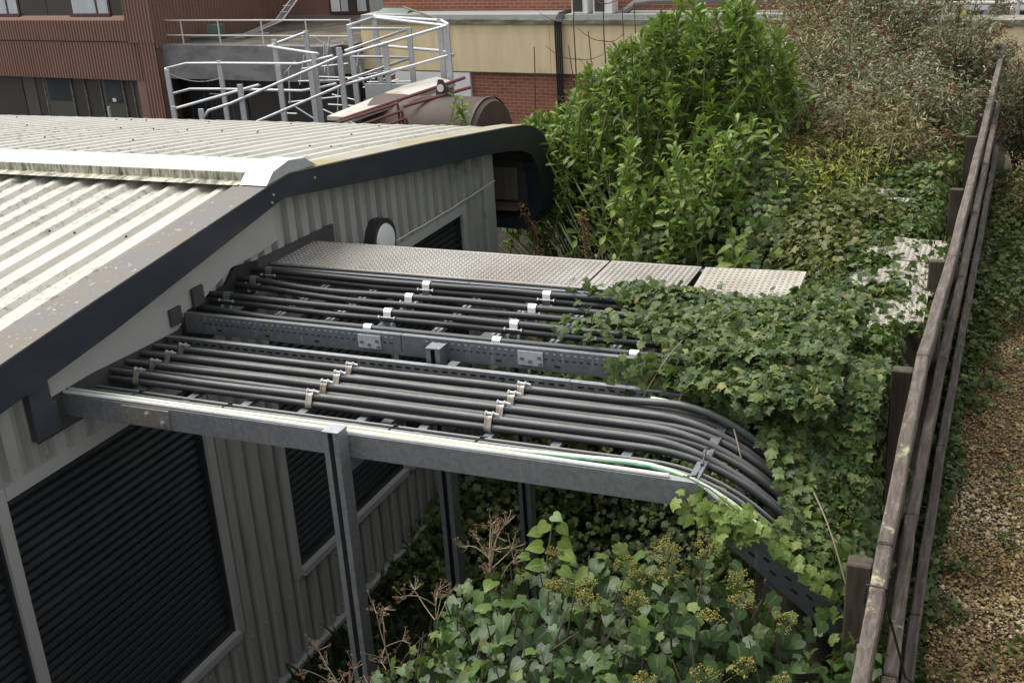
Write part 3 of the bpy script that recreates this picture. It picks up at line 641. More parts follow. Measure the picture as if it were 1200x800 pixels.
# tread plates
def tread(name, label, cx, cy, cz, L_, Wd, tilt=0.0, roll=0.0, mat='tread_plate', group='tread plates of the cable walkway', rz=0.0, pitch=.030, skew=0.0):
    V_ = [(-L_ / 2, -Wd / 2, 0), (L_ / 2, -Wd / 2, 0), (L_ / 2 + skew, Wd / 2, 0), (-L_ / 2 + skew, Wd / 2, 0)]
    vs = [(x, y, z - .008) for x, y, z in V_] + V_; fs = [(0, 3, 2, 1), (4, 5, 6, 7), (0, 1, 5, 4), (1, 2, 6, 5), (2, 3, 7, 6), (3, 0, 4, 7)]
    mb = MB(); mb.add(vs, fs); i = 0; y = -Wd / 2 + .02
    while y < Wd / 2 - .012:
        x = -L_ / 2 + .02 + (pitch / 2 if i % 2 else 0)
        while x < L_ / 2 - .012:
            a = radians(42 if i % 2 else -42); c_, s_ = cos(a), sin(a); sx = skew * (y / Wd + .5)
            pt = lambda u, v, w_: (x + sx + u * c_ - v * s_, y + u * s_ + v * c_, w_)
            mb.add([pt(-.0125, 0, 0), pt(0, -.005, 0), pt(.0125, 0, 0), pt(0, .005, 0), pt(-.006, 0, .0048), pt(.006, 0, .0048)],
                   [(0, 1, 4), (1, 5, 4), (1, 2, 5), (2, 3, 5), (3, 4, 5), (3, 0, 4)])
            x += pitch
        y += pitch / 2 * 1.15; i += 1
    o = mb.build(name, mat); o.location = (cx, cy, cz); o.rotation_euler = (roll, tilt, rz); return tag(o, label, 'tread plate', group)
tread('tread_plate', 'brown stained tread plate entering the building wall', .975, 5.605, 2.616, 1.90, .46)
tread('tread_plate', 'short brown tread plate next to the pale end plate', 2.19, 5.605, 2.618, .50, .46, 0, .004)
tread('tread_plate', 'pale tread plate at the ivy end of the walkway', 2.735, 5.59, 2.622, .52, .44, -.015, .05, 'pale_plate', rz=.03)
for cx, cy, L_, Wd, lab in ((3.24, 6.18, .62, .56, 'nearest pale bank plate half hidden by ivy'), (3.27, 6.76, .58, .56, 'pale plate in the middle of the bank row'), (3.30, 7.30, .54, .46, 'pale bank plate beside the third fence post'),
                            (3.08, 8.55, .4, .34, 'small pale plate at the far end of the bank row')):
    tread('tread_plate', lab, cx, cy, 2.33, L_, Wd, rng.normal(0, .02), rng.normal(0, .015), 'pale_plate', 'pale plates laid on the ivy bank', rng.normal(0, .05))
mb = MB(); mb.box(.1, 2.95, 5.395, 5.43, 2.50, 2.607); mb.box(.1, 2.95, 5.79, 5.825, 2.50, 2.607); tag(mb.build('walkway_bearer', 'galv_dark'), 'pair of steel bearers under the tread plates', 'bearer')

# ------------------------------------------------------------------ cables
def cpath(x, z0, xs, R, ang=39):
    a = radians(ang); xe = xs + R * sin(a)
    if x < xs: return z0
    if x < xe: return z0 - R + math.sqrt(R * R - (x - xs) ** 2)
    return z0 - R + R * cos(a) - (x - xe) * math.tan(a)
def cable_obj(label, pts, r, mat, group, n=10, name='power_cable', uv=False):
    mb = MB(); mb.tube(pts, r, n); o = mb.build(name, mat, None, True)
    if uv:
        me = o.data; u = me.uv_layers.new(name='UVMap')
        for p_ in me.polygons:
            for li, vi in zip(p_.loop_indices, p_.vertices): u.data[li].uv = ((vi % n) / n, vi // n)
    return tag(o, label, 'cable', group)
G1 = [4.015, 4.128, 4.236, 4.338]
ordn = ['first', 'second', 'third', 'fourth']
def wob(k, a=.006): ph = rng.random(3) * 6.28; return lambda x: a * (sin(x * 2.1 + ph[0]) + .6 * sin(x * 4.7 + ph[1]))
for g, yc in enumerate(G1):
    for nm, dy, z0, xs_, mat in (('upper', 0, 2.5075, 2.66, 'cable_dusty'), ('lower front', -.016, 2.4755, 2.70, 'cable_dusty'), ('lower rear', .026, 2.4765, 2.68, 'cable_dusty')):
        wy, wz = wob(0, .0038 if nm == 'upper' else .0028), wob(0, .0012)
        pts = []
        for x in np.concatenate([np.arange(-.12, 2.5, .13), np.arange(2.5, 3.42, .06)]):
            s_ = min(min(abs(x - q) for q in (.18, 1.14, 2.01)) / .3, 1)
            drift = (.0 if x < 2.4 else (x - 2.4) ** 2 * (.10 if (g == 3 and nm == 'upper') else -.02 * g))
            if g == 3 and nm == 'upper': drift = -.10 * max(0, x - 2.4) ** 1.4
            pts.append((x, yc + dy + wy(x) * s_ + drift, cpath(x, z0, xs_, .75) + wz(x) * s_ + (.03 * float(sst(2.4, 2.9, x)) if (g == 3 and nm == 'upper') else 0)))
        cable_obj(f'{nm} black cable of the {ordn[g]} trio behind the front channel', pts, .0165, mat, 'black cables on the front ladder')
def runner(label, y, z, r, mat, x1=3.4, xs_=2.74, R=.7, name='power_cable', group='thin cables along the front channel', uv=False, dy=lambda x: 0, dz=lambda x: 0, x0=-.1):
    w1 = wob(0, .003)
    pts = [(x, y + w1(x) + dy(x), cpath(x, z, xs_, R) + dz(x)) for x in np.concatenate([np.arange(x0, 2.6, .12), np.arange(2.6, x1, .06)])]
    return cable_obj(label, pts, r, mat, group, 8, name, uv)
runner('thicker thin grey cable nearest the white conduit', 3.862, 2.472, .0105, 'cable_grey')
runner('thinnest grey cable beside the first black trio', 3.905, 2.470, .0078, 'cable_grey')
runner('thin grey cable lying along the slotted rear channel', 4.402, 2.468, .0095, 'cable_grey', xs_=2.6)
runner('second thin grey cable tucked against the slotted rear channel', 4.424, 2.466, .0075, 'cable_grey', xs_=2.6)
runner('green and white striped earth cable beside the white conduit', 3.74, 2.525, .0125, 'cable_earth', 3.46, 2.70, .7, 'earth_cable', 'earth cables', True, lambda x: .02 * sst(2.0, 2.9, x), lambda x: .012 * sst(2.2, 2.8, x))
runner('tan earth cable fading along the white conduit', 3.712, 2.530, .0095, 'cable_tan', 3.02, 2.78, .75, 'earth_cable', 'earth cables', False, lambda x: .0 * x)
runner('green earth cable emerging behind the fourth black trio', 4.372, 2.515, .0125, 'cable_earth', 3.16, 2.60, .9, 'earth_cable', 'earth cables', True, lambda x: -.03 * sst(2.5, 3.1, x), x0=2.70)
mb = MB(); mb.tube([(x, 3.694, 2.537 + .0015 * sin(3 * x)) for x in np.arange(.02, 2.99, .15)], .0085, 8); tag(mb.build('conduit', 'cable_white', None, True), 'straight white conduit along the top of the front channel', 'conduit')
mb = MB(); mb.tube([np.array([3.005, 3.693, 2.512]) + np.array([dx_, 0, dz_]) * t for t in np.arange(0, .70, .1)], .0085, 8); tag(mb.build('conduit', 'cable_white', None, True), 'white conduit sloping down the bent end of the front ladder', 'conduit')
# rear ladder: three stacked pairs and a single
G2 = [(5.275, 'rearmost stacked pair'), (5.075, 'middle stacked pair'), (4.845, 'front stacked pair')]
for g, (yc, nm) in enumerate(G2):
    for lv, z0, dy in (('upper', 2.600, 0), ('lower', 2.5685, (-.004, -.03, -.012)[g])):
        wy, wz = wob(0, .005), wob(0, .003); pts = []
        for x in np.arange(-.08, 3.3, .1):
            s_ = min(min(abs(x - q) for q in (.12, 1.09, 1.78, 2.45)) / .25, 1)
            ent = float(1 - sst(-.1, .75, x))
            pts.append((x, yc + dy + wy(x) * s_ + ent * (-.06, .0, -.02)[g], z0 + wz(x) * s_ + ent * (.035, .03, .02)[g] - .1 * max(0, x - 2.9)))
        cable_obj(f'{lv} cable of the {nm} on the rear ladder', pts, .0172, 'cable_black', 'black cables on the rear ladder')
wy = wob(0, .004)
cable_obj('single black cable next to the front channel of the rear ladder', [(x, 4.655 + wy(x) + .05 * float(1 - sst(-.1, .6, x)), 2.586 - .1 * max(0, x - 2.9)) for x in np.arange(-.08, 3.3, .1)], .0172, 'cable_black', 'black cables on the rear ladder')
# trefoil cleats on the front ladder
def cleat(x, yc, label):
    t = thing('cable_cleat', label, 'cable cleat', (x, yc, 2.456), 'rusty trefoil cleats on the front ladder')
    a = []
    for cy, cz, r_, a0, a1 in ((.026, 2.4765, .0185, -90, 35), (0, 2.5075, .0190, 35, 150), (-.016, 2.4755, .0185, 150, 270)):
        for q in np.linspace(a0, a1, 7): a.append((yc + cy + r_ * cos(radians(q)), cz + r_ * sin(radians(q))))
    for w_, nm in ((.013, 'strap'),):
        mb = MB(); n_ = len(a)
        for i in range(n_):
            p_, q_ = np.array(a[i]), np.array(a[(i + 1) % n_]); c_ = np.array([yc, 2.486]); e = lambda v: v + (v - c_) / np.linalg.norm(v - c_) * .0028
            for sx_ in (-1, 1):
                xo = x + sx_ * .0125; P_ = [p_, q_, e(q_), e(p_)]
                mb.prism([tuple(v) for v in P_], lambda y, z: (xo - .0035, y, z), lambda y, z: (xo + .0035, y, z))
            P_ = [p_, q_, p_ + (e(p_) - p_) * .5 + (q_ - p_), e(p_) * .5 + p_ * .5]
            mb.prism([tuple(p_), tuple(q_), tuple(q_ + (e(q_) - q_) * .45), tuple(p_ + (e(p_) - p_) * .45)], lambda y, z: (x - .0095, y, z), lambda y, z: (x + .0095, y, z))
        mb.build('strap', 'galv_rusty', t)
    mb = MB(); mb.cyl((x - .018, yc, 2.533), (x + .018, yc, 2.533), .0065, 8); mb.cyl((x + .012, yc, 2.533), (x + .019, yc, 2.533), .0105, 6); mb.cyl((x - .019, yc, 2.533), (x - .012, yc, 2.533), .0105, 6); mb.build('bolt', 'galv_rail', t)
    mb = MB(); mb.obox((x + .028, yc - .002, 2.536), (.014, 0, -.003), (0, .005, 0), (0, 0, .0015)); mb.build('tongue', 'galv_bright', t)
for col_, x_ in (('nearest the wall', .18), ('in the middle row', 1.14), ('in the row nearest the bend', 2.01)):
    for g, yc in enumerate(G1): cleat(x_ + .004 * g, yc, f'rusty trefoil cleat {col_}, on the {ordn[g]} trio from the front')
# saddles on the rear ladder
def saddle(x, yc, z, label, mat, h):
    t = thing('cable_cleat', label, 'cable cleat', (x, yc, 2.535), 'strap cleats on the rear ladder')
    r_ = .0195; a = [(yc - .022, z - .024)] + [(yc + r_ * cos(radians(q)), z + r_ * sin(radians(q))) for q in np.linspace(185, -5, 10)] + [(yc + .022, z - .024)]
    mb = MB()
    for p_, q_ in zip(a[:-1], a[1:]):
        p_, q_ = np.array(p_), np.array(q_); c_ = np.array([yc, z - .02]); e = lambda v: v + (v - c_) / np.linalg.norm(v - c_) * .003
        mb.prism([tuple(p_), tuple(q_), tuple(e(q_)), tuple(e(p_))], lambda y, w_: (x - .021, y, w_), lambda y, w_: (x + .021, y, w_))
    mb.build('strap', mat, t)
    mb = MB(); mb.box(x - .021, x + .021, yc - .0235, yc - .0205, z - h, z - .026); mb.build('leg', 'galv_dark', t); mb = MB(); mb.box(x - .021, x + .021, yc + .0205, yc + .0235, z - h, z - .026); mb.build('leg', 'galv_dark', t)
    if h > .03:
        mb = MB(); mb.cyl((x - .045, yc - .026, z - .018), (x + .045, yc - .026, z - .018), .003, 6)
        mb.cyl((x - .047, yc - .026, z - .018), (x - .040, yc - .026, z - .018), .009, 6); mb.cyl((x + .040, yc - .026, z - .018), (x + .047, yc - .026, z - .018), .009, 6); mb.build('bolt', 'galv_bright', t)
        mb = MB(); mb.box(x - .034, x - .022, yc - .036, yc - .024, z - h, z - h + .018); mb.build('foot', 'galv_rail', t); mb = MB(); mb.box(x + .022, x + .034, yc - .036, yc - .024, z - h, z - h + .018); mb.build('foot', 'galv_rail', t)
rows = (('by the wall', .13, 'galv_dark'), ('left of the post bracket', 1.09, 'white_strap'), ('right of the post bracket', 1.78, 'white_strap'), ('at the ivy edge', 2.45, 'white_strap'))
for rn, x_, mt in rows:
    ent = float(1 - sst(-.1, .75, x_))
    for g, (yc, nm) in enumerate(G2):
        if rn == 'at the ivy edge' and g == 0: continue
        saddle(x_, yc + ent * (-.06, .0, -.02)[g], 2.600 + ent * (.035, .03, .02)[g], f'{"dark" if mt == "galv_dark" else "bright white"} strap cleat {rn} over the {nm}', mt, .062)
    if rn != 'by the wall': saddle(x_ - .01, 4.655, 2.586, f'bright white strap cleat {rn} over the single front cable', mt, .03)
# cable ties
def tie(label, pts, name='cable_tie'):
    mb = MB(); mb.tube(pts, .0035, 5); p_ = pts[len(pts) // 2]; mb.box(p_[0] - .006, p_[0] + .006, p_[1] - .004, p_[1] + .004, p_[2] - .002, p_[2] + .008); tag(mb.build(name, 'tie_black'), label, 'cable tie', 'black cable ties')
for x_, lab in ((.28, 'black cable tie on the thin grey cables nearest the wall'), (.78, 'black cable tie on the thin grey cables left of the channel post'), (1.62, 'black cable tie on the thin grey cables right of the channel post'), (2.02, 'black cable tie on the thin grey cables below the last cleat row')):
    tie(lab, [(x_ - .012, 3.846, 2.468), (x_ - .006, 3.852, 2.482), (x_, 3.868, 2.4845), (x_ + .006, 3.89, 2.482), (x_ + .01, 3.905, 2.4795), (x_ + .016, 3.918, 2.474), (x_ + .022, 3.92, 2.462)])
for x_, lab in ((.62, 'black cable tie on the rear thin cable nearest the wall'), (1.28, 'black cable tie on the rear thin cable left of the bracket'), (1.86, 'black cable tie on the rear thin cable at the last cleat row')):
    tie(lab, [(x_ - .01, 4.388, 2.470), (x_ - .004, 4.395, 2.479), (x_, 4.404, 2.4795), (x_ + .012, 4.418, 2.4785), (x_ + .03, 4.432, 2.492)])
def tp(yy, zz, xx=2.92): return (xx + .006, yy, cpath(xx, zz, 2.72, .7))
tie('long black cable tie strapped across the bending cables', [tp(3.685, 2.55), tp(3.74, 2.549), tp(3.86, 2.489), tp(3.91, 2.482), tp(3.955, 2.485), tp(4.0, 2.512), tp(4.015, 2.5265), tp(4.04, 2.516), tp(4.075, 2.498)])

# ------------------------------------------------------------------ timber fence
fx = 3.64
fence = thing('timber_fence', 'weathered brown three-rail timber fence along the gravel path', 'fence', (fx, 8, 1.3))
PY = [2.45, 3.62, 4.82, 6.59, 8.24, 9.9, 11.59, 13.4, 15.0]
RAIL_Z = [[2.02, 2.40, 2.60, 2.48, 2.47, 2.47, 2.47, 2.46, 2.44], [1.62, 1.86, 1.84, 1.88, 1.82, 1.82, 1.82, 1.82, 1.8], [1.2, 1.33, 1.33, 1.32, 1.30, 1.30, 1.3, 1.3, 1.3]]
RAIL_X = [[3.64] * 9, [3.70, 3.685, 3.64, 3.63, 3.635, 3.635, 3.635, 3.635, 3.635], [3.73, 3.715, 3.69, 3.665, 3.66, 3.66, 3.66, 3.66, 3.66]]
top_z = [2.0, 2.36, 2.58, 2.50, 2.48, 2.48, 2.49, 2.46, 2.46]
for i, y_ in enumerate(PY):
    mb = MB(); lean = random.uniform(-.012, .012); tz = top_z[i]
    p_ = [(-.045, -.045), (.045, -.045), (.045, .045), (-.045, .045)]
    mb.prism(p_, lambda a, b: (fx - .075 + a, y_ + b, .9), lambda a, b: (fx - .075 + a * .96 + lean, y_ + b * .96, tz - (.012 if b > 0 else 0))); mb.build('post', 'timber_post', fence, bevel=.006)
for r_ in range(3):
    for i in range(len(PY) - 1):
        dz0 = (vnoise(PY[i], r_ * 3, 1.1) - .5) * .02; dz1 = (vnoise(PY[i + 1], r_ * 3, 1.1) - .5) * .02
        mb = MB(); a = np.array([RAIL_X[r_][i], PY[i] + .004, RAIL_Z[r_][i] + dz0]); b = np.array([RAIL_X[r_][i + 1], PY[i + 1] - .004, RAIL_Z[r_][i + 1] + dz1]); n_ = 7; vs = []
        for k_ in range(n_):
            t = k_ / (n_ - 1); q = a + (b - a) * t + np.array([0.002 * sin(9 * t + r_), 0, -.006 * sin(pi * t) + .002 * sin(14 * t + i)])
            for u, v in ((-.025, -.043), (.025, -.043), (.025, .043), (-.025, .043)): vs.append(q + np.array([u, 0, v]))
        fs = [(k_ * 4 + j, k_ * 4 + (j + 1) % 4, (k_ + 1) * 4 + (j + 1) % 4, (k_ + 1) * 4 + j) for k_ in range(n_ - 1) for j in range(4)] + [(3, 2, 1, 0), ((n_ - 1) * 4, (n_ - 1) * 4 + 1, (n_ - 1) * 4 + 2, (n_ - 1) * 4 + 3)]
        mb.add(vs, fs); mb.build('rail', 'timber', fence, bevel=.006)
yw = 3.42
mb = MB(); mb.tube([(fx - .035, yw, 2.32), (fx - .03, yw, 2.392), (fx + .03, yw, 2.39), (fx + .04, yw + .03, 2.28), (fx + .10, yw + .15, 1.95), (fx + .22, yw + .30, 1.75)], .0045, 6); tag(mb.build('fence_wire', 'tie_black', None, True), 'black wire looped round the near fence rail', 'wire')

# ------------------------------------------------------------------ vegetation
def bent_stem(a, b, sag, k=6):
    a, b = np.array(a, float), np.array(b, float); return [a + (b - a) * t + np.array([0, 0, sag * sin(pi * t)]) for t in np.linspace(0, 1, k)]
def surf_normal(f, x, y, e=.05):
    return unit(np.stack([-(f(x + e, y) - f(x - e, y)) / (2 * e), -(f(x, y + e) - f(x, y - e)) / (2 * e), np.ones_like(x)], 1))
# ivy carpet on the bank
def carpet(x, y): return height(x, y) + .05 + .10 * vnoise(x, y, 3.1, 2) + .05 * vnoise(x, y, 7, 3)
def ivy_points(k, x0, x1, y0, y1, keep):
    x = rng.uniform(x0, x1, k); y = rng.uniform(y0, y1, k); m_ = rng.random(k) < keep(x, y); return x[m_], y[m_]
def ivy_block(x, y, z, N, smin, smax, tilt=.55, down=None):
    k = len(x); P = np.stack([x, y, z], 1); N = unit(N + rng.normal(0, tilt, (k, 3)))
    D = rand_dir(k) * .9 + (np.array([0, -.6, -.5]) if down is None else down)
    return leaf_arrays(IVY, P, N, D, rng.uniform(smin, smax, k))
def keep_bank(x, y):
    # thin where the pale plates and the cables show, none on the path
    d = np.ones_like(x)
    pl = ((x > 2.90) & (x < 3.58) & (y > 5.88) & (y < 7.56)) | ((x > 2.86) & (x < 3.30) & (y > 8.36) & (y < 8.74))
    d = np.where(pl, .08 + .9 * (vnoise(x, y, 5.2, 5) > .60), d)
    d = np.where((y < 4.46) & (x < 3.22 + .10 * vnoise(x, y, 5, 1)), 0.0, d); d = np.where((y < 3.74) & (x < 3.50), 0.0, d)
    d = np.where((y > 5.30) & (y < 5.85) & (x < 3.0), 0.0, d); d = np.where((y < 5.35) & (x < 3.0), d * .12, d)
    edge = 3.77 + .15 * (vnoise(x * 0, y, 1.7, 6) - .4) + .05 * (vnoise(x, y, 6, 8) - .5) - .07 * sst(4.2, 3.6, y); edge = edge + .42 * sst(8.0, 10.5, y); d = np.where(x > edge, 0, d)
    return d
parts = []
x, y = ivy_points(48000, 2.35, 4.1, 3.3, 9.0, keep_bank); z = carpet(x, y) + rng.random(len(x)) * .07 - .02
onpl = (((x > 2.90) & (x < 3.6) & (y > 5.88) & (y < 7.56)) | ((x > 2.84) & (x < 3.32) & (y > 8.36) & (y < 8.74))); z = np.where(onpl, np.maximum(z, 2.34) , z)
og = ((y > 5.9) & (x < 3.0) & (rng.random(len(x)) < .45)); olive_parts = [ivy_block(x[og], y[og], z[og], surf_normal(carpet, x[og], y[og]), .025, .05)]; x, y, z = x[~og], y[~og], z[~og]; parts.append(ivy_block(x, y, z, surf_normal(carpet, x, y), .028, .056))
x, y = ivy_points(30000, .9, 4.6, 9.0, 14.5, keep_bank); z = carpet(x, y) + rng.random(len(x)) * .10
og = rng.random(len(x)) < .35; olive_parts.append(ivy_block(x[og], y[og], z[og], surf_normal(carpet, x[og], y[og]), .03, .06, .6)); x, y, z = x[~og], y[~og], z[~og]; parts.append(ivy_block(x, y, z, surf_normal(carpet, x, y), .032, .062, .6))
# ivy face of the bank below the ladders, leaf colour darkened for shade
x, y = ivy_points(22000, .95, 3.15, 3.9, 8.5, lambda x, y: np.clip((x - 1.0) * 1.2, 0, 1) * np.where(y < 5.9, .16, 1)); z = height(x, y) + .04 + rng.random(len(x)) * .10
tag(leaf_obj('shaded_ivy', [ivy_block(x, y, z, surf_normal(height, x, y), .035, .07, .6)], 'dark_shade_leaf'), 'ivy on the bank face below the ladders, leaves coloured dark to stand for shade')
tag(leaf_obj('ivy_carpet', parts, 'ivy_leaf'), 'dark green ivy carpet covering the bank')
# ivy spilling over the ladder ends and the walkway edge
parts = []
def top2(x, y): return 2.59 + .045 * vnoise(x, y, 5, 4) + .05 * sst(2.6, 3.2, x) * (1 - sst(5.0, 5.3, y))
def keep_top(x, y):
    e = 2.50 + .42 * (vnoise(x, y, 3.3, 9) - .5) - .22 * sst(4.95, 5.3, y)
    base = sst(e - .10, e + .14, x)
    fringe = .22 * sst(1.75, 2.2, x) * (y > 5.24) + .10 * (x > 2.0) * (vnoise(x, y, 9, 3) > .62) * (y > 4.6)
    d = np.clip(base + fringe, 0, 1)
    d = np.where(y < 4.46, d * sst(2.5 + (4.46 - y) * 2.0, 2.6 + (4.46 - y) * 2.2, x), d)
    d = np.where((y > 5.36) & (x < 2.98), d * .03, d); return d
x, y = ivy_points(13000, 1.7, 3.35, 4.2, 5.5, keep_top); z = top2(x, y) + rng.random(len(x)) * .06 - .05 * (y < 4.5)
N = surf_normal(top2, x, y) + np.array([.0, -.35, 0]); parts.append(ivy_block(x, y, z, N, .027, .054, .55))
# hanging front of that spill, between the two ladders and over the cables
k = 1100; x = rng.uniform(2.36, 3.02, k); yb = 4.48 - .22 * sst(2.7, 3.2, x); y = yb + rng.normal(0, .03, k); z = rng.uniform(2.38, 2.64, k) - .16 * sst(2.8, 3.2, x)
m_ = (rng.random(k) < sst(2.34, 2.62, x)); x, y, z = x[m_], y[m_], z[m_]; parts.append(ivy_block(x, y, z, np.tile([.1, -1, .45], (len(x), 1)), .028, .055, .4))
k = 3400; x = rng.uniform(2.95, 3.5, k); y = rng.uniform(4.0, 4.75, k); zc = np.array([cpath(a, 2.53, 2.7, .75) for a in x]) + .05; f_ = sst(4.08, 4.6, y + .25 * (x - 3.2)); kp = rng.random(k) < sst(3.02, 3.2, x + .5 * (y - 4.3)); z = zc * (1 - f_) + 2.60 * f_ + rng.random(k) * .05; x, y, z = x[kp], y[kp], z[kp]; parts.append(ivy_block(x, y, z, np.tile([.15, -.6, 1], (len(x), 1)), .028, .056, .5))
# cables disappear under this drift
k = 2600; y = rng.uniform(3.62, 4.5, k); x = 3.24 + .34 * rng.random(k) - .06 * (y - 3.62) + .03 * rng.normal(size=k); z = np.array([cpath(a, 2.53, 2.7, .75) for a in x]) + .02 + rng.random(k) * .08
kp = (rng.random(k) < sst(3.24, 3.40, x + .08 * vnoise(x, y, 7, 2))) & (y > 3.72); x, y, z = x[kp], y[kp], z[kp]; parts.append(ivy_block(x, y, z, np.tile([.35, -.35, 1], (len(x), 1)), .028, .056, .5))
tag(leaf_obj('ivy_spill', parts, 'ivy_leaf'), 'green ivy spilling over the ladder ends')
# olive and lime patches of ivy
parts = list(olive_parts)
for cx, cy, rx, ry, k in ((2.6, 6.3, .35, .4, 900), (2.6, 7.3, .4, .45, 900), (2.95, 7.95, .3, .25, 350), (2.85, 5.95, .2, .12, 250), (2.7, 8.1, .35, .3, 350)):
    x = rng.normal(cx, rx * .6, k); y = rng.normal(cy, ry * .6, k); z = carpet(x, y) + .05 + rng.random(k) * .06; parts.append(ivy_block(x, y, z, surf_normal(carpet, x, y), .03, .055, .6))
tag(leaf_obj('olive_ivy', parts, 'ivy_olive'), 'olive yellow patches in the ivy carpet')
iv = thing('ivy_sprig', 'bright lime ivy sprig draped over the corner of the front ladder', 'ivy sprig', (3.03, 3.66, 2.5))
k = 75; t_ = rng.random(k); x = 2.975 + .16 * t_ + rng.normal(0, .04, k); y = 3.655 + rng.normal(0, .022, k) - .015; z = 2.53 - .10 * t_ - .10 * rng.random(k) + .03 * rng.normal(size=k) * .5
k2 = 46; t2_ = rng.random(k2); x2 = 3.13 + .36 * t2_ + rng.normal(0, .015, k2); z2 = 2.46 - .32 * t2_ + rng.normal(0, .03, k2); y2 = 3.66 + rng.normal(0, .02, k2)
X_ = np.concatenate([x, x2]); Y_ = np.concatenate([y, y2]); Z_ = np.concatenate([z, z2]); n_ = len(X_)
single_leaves(IVY, 'ivyb', 'ivy_bright', np.stack([X_, Y_, Z_], 1), unit(np.tile([.1, -.8, .8], (n_, 1)) + rng.normal(0, .4, (n_, 3))), rand_dir(n_) * .7 + np.array([.2, 0, -.7]), rng.uniform(.032, .058, n_), iv)
mb = MB(); mb.tube([(2.93, 3.67, 2.56), (3.03, 3.655, 2.53), (3.13, 3.65, 2.46), (3.3, 3.655, 2.31), (3.48, 3.66, 2.15)], .003, 5); mb.build('vine', 'stem_green', iv)
# bare ivy runners over the leaves
rn = [((2.55, 4.42, 2.50), (2.70, 4.5, 2.74), .02), ((2.70, 4.35, 2.45), (2.73, 4.40, 2.56), .0), ((2.98, 4.25, 2.48), (3.06, 4.12, 2.32), .01), ((3.38, 3.75, 2.52), (3.52, 3.62, 2.25), .03), ((3.10, 4.6, 2.66), (3.22, 4.45, 2.58), .02)]
for (a, b, s_), lab in zip(rn, ('pale bare ivy runner above the green earth cable', 'short bare ivy runner standing on the bending cables', 'thin ivy runner at the end of the green earth cable', 'long bare ivy runner near the front fence post', 'short pale ivy runner by the sloping rear channel')):
    mb = MB(); mb.tube(bent_stem(a, b, s_), .003, 5); tag(mb.build('ivy_runner', 'stem_pale', None, True), lab, 'ivy runner', 'bare ivy runners')

# foreground ivy bush with flower heads
bush = thing('ivy_bush', 'large-leaved ivy bush with yellow flower heads below the front ladder', 'bush', (2.8, 2.9, 1.2))
def bush_top(x, y):
    r = 2.02 + .36 * sst(1.9, 2.75, x) + .08 * sst(2.7, 3.1, x) - .22 * sst(3.05, 3.45, x)
    r = r - .75 * np.clip(2.1 - x, 0, 1) - .20 * np.clip(3.25 - y, 0, 2) - 3.2 * np.clip(y - 3.42, 0, 1) ** 1.3
    return r + .16 * (vnoise(x, y, 3.6, 3) - .5) + .07 * (vnoise(x, y, 9, 5) - .5)
def fbush(k, depth):
    x = rng.uniform(1.35, 3.66, k); y = rng.uniform(2.35, 3.72, k); kp = rng.random(k) < sst(1.6, 2.35, x + .25 * (vnoise(x, y, 5, 1) - .5)); x, y = x[kp], y[kp]
    z = bush_top(x, y) - depth * rng.random(len(x)); return x, y, z
x, y, z = fbush(2500, .30); n_ = len(x); N = unit(surf_normal(bush_top, x, y) * .9 + np.array([.15, -.35, .3]) + rng.normal(0, .52, (n_, 3))); D = rand_dir(n_) * .7 + np.array([0, -.5, -.75]); S = rng.uniform(.032, .078, n_)
P = np.stack([x, y, z], 1)
# the 300 leaves that show largest are objects, the rest one part
vis = (z - (bush_top(x, y) - .05) > 0) & (y > 2.6); order = np.argsort(-(S / np.linalg.norm(P - np.array(CAM), axis=1)) * np.where(vis, 1, .3)); top_i, rest = order[:300], order[300:]
h1, h2 = top_i[::2], top_i[1::2]; single_leaves(HEART, 'heart', 'ivy_bush_leaf', P[h1], N[h1], D[h1], S[h1], bush); single_leaves(LOBED, 'lobed', 'ivy_bush_leaf', P[h2], N[h2], D[h2], S[h2], bush)
parts = [leaf_arrays(HEART, P[rest[::2]], N[rest[::2]], D[rest[::2]], S[rest[::2]]), leaf_arrays(LOBED, P[rest[1::2]], N[rest[1::2]], D[rest[1::2]], S[rest[1::2]])]
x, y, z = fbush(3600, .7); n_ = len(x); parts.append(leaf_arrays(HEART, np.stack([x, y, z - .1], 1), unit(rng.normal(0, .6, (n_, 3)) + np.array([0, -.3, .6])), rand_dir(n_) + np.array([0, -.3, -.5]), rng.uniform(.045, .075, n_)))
leaf_obj('foliage', parts[:2], 'ivy_bush_leaf', bush); leaf_obj('inner_foliage', parts[2:], 'dark_shade_leaf', bush)  # inner leaves get a darker colour to deepen the shade in the gaps
x, y, z = fbush(260, .03); n_ = len(x); leaf_obj('young_leaves', [leaf_arrays(IVY, np.stack([x, y, z], 1), unit(rng.normal(0, .5, (n_, 3)) + np.array([0, -.3, .8])), rand_dir(n_) + np.array([0, -.3, -.5]), rng.uniform(.03, .055, n_))], 'ivy_leaf', bush)
mb = MB()
for i in range(110):
    x_ = rng.uniform(1.9, 3.55); y_ = rng.uniform(2.6, 3.5); zt = float(bush_top(np.array([x_]), np.array([y_]))[0]); mb.tube(bent_stem((x_ + rng.normal(0, .12), y_ + rng.normal(0, .12), zt - .45), (x_, y_, zt + rng.uniform(-.05, .04)), .03, 5), [.006, .005, .004, .003, .002], 5)
mb.build('stems', 'stem_brown', bush)['kind'] = 'stuff'
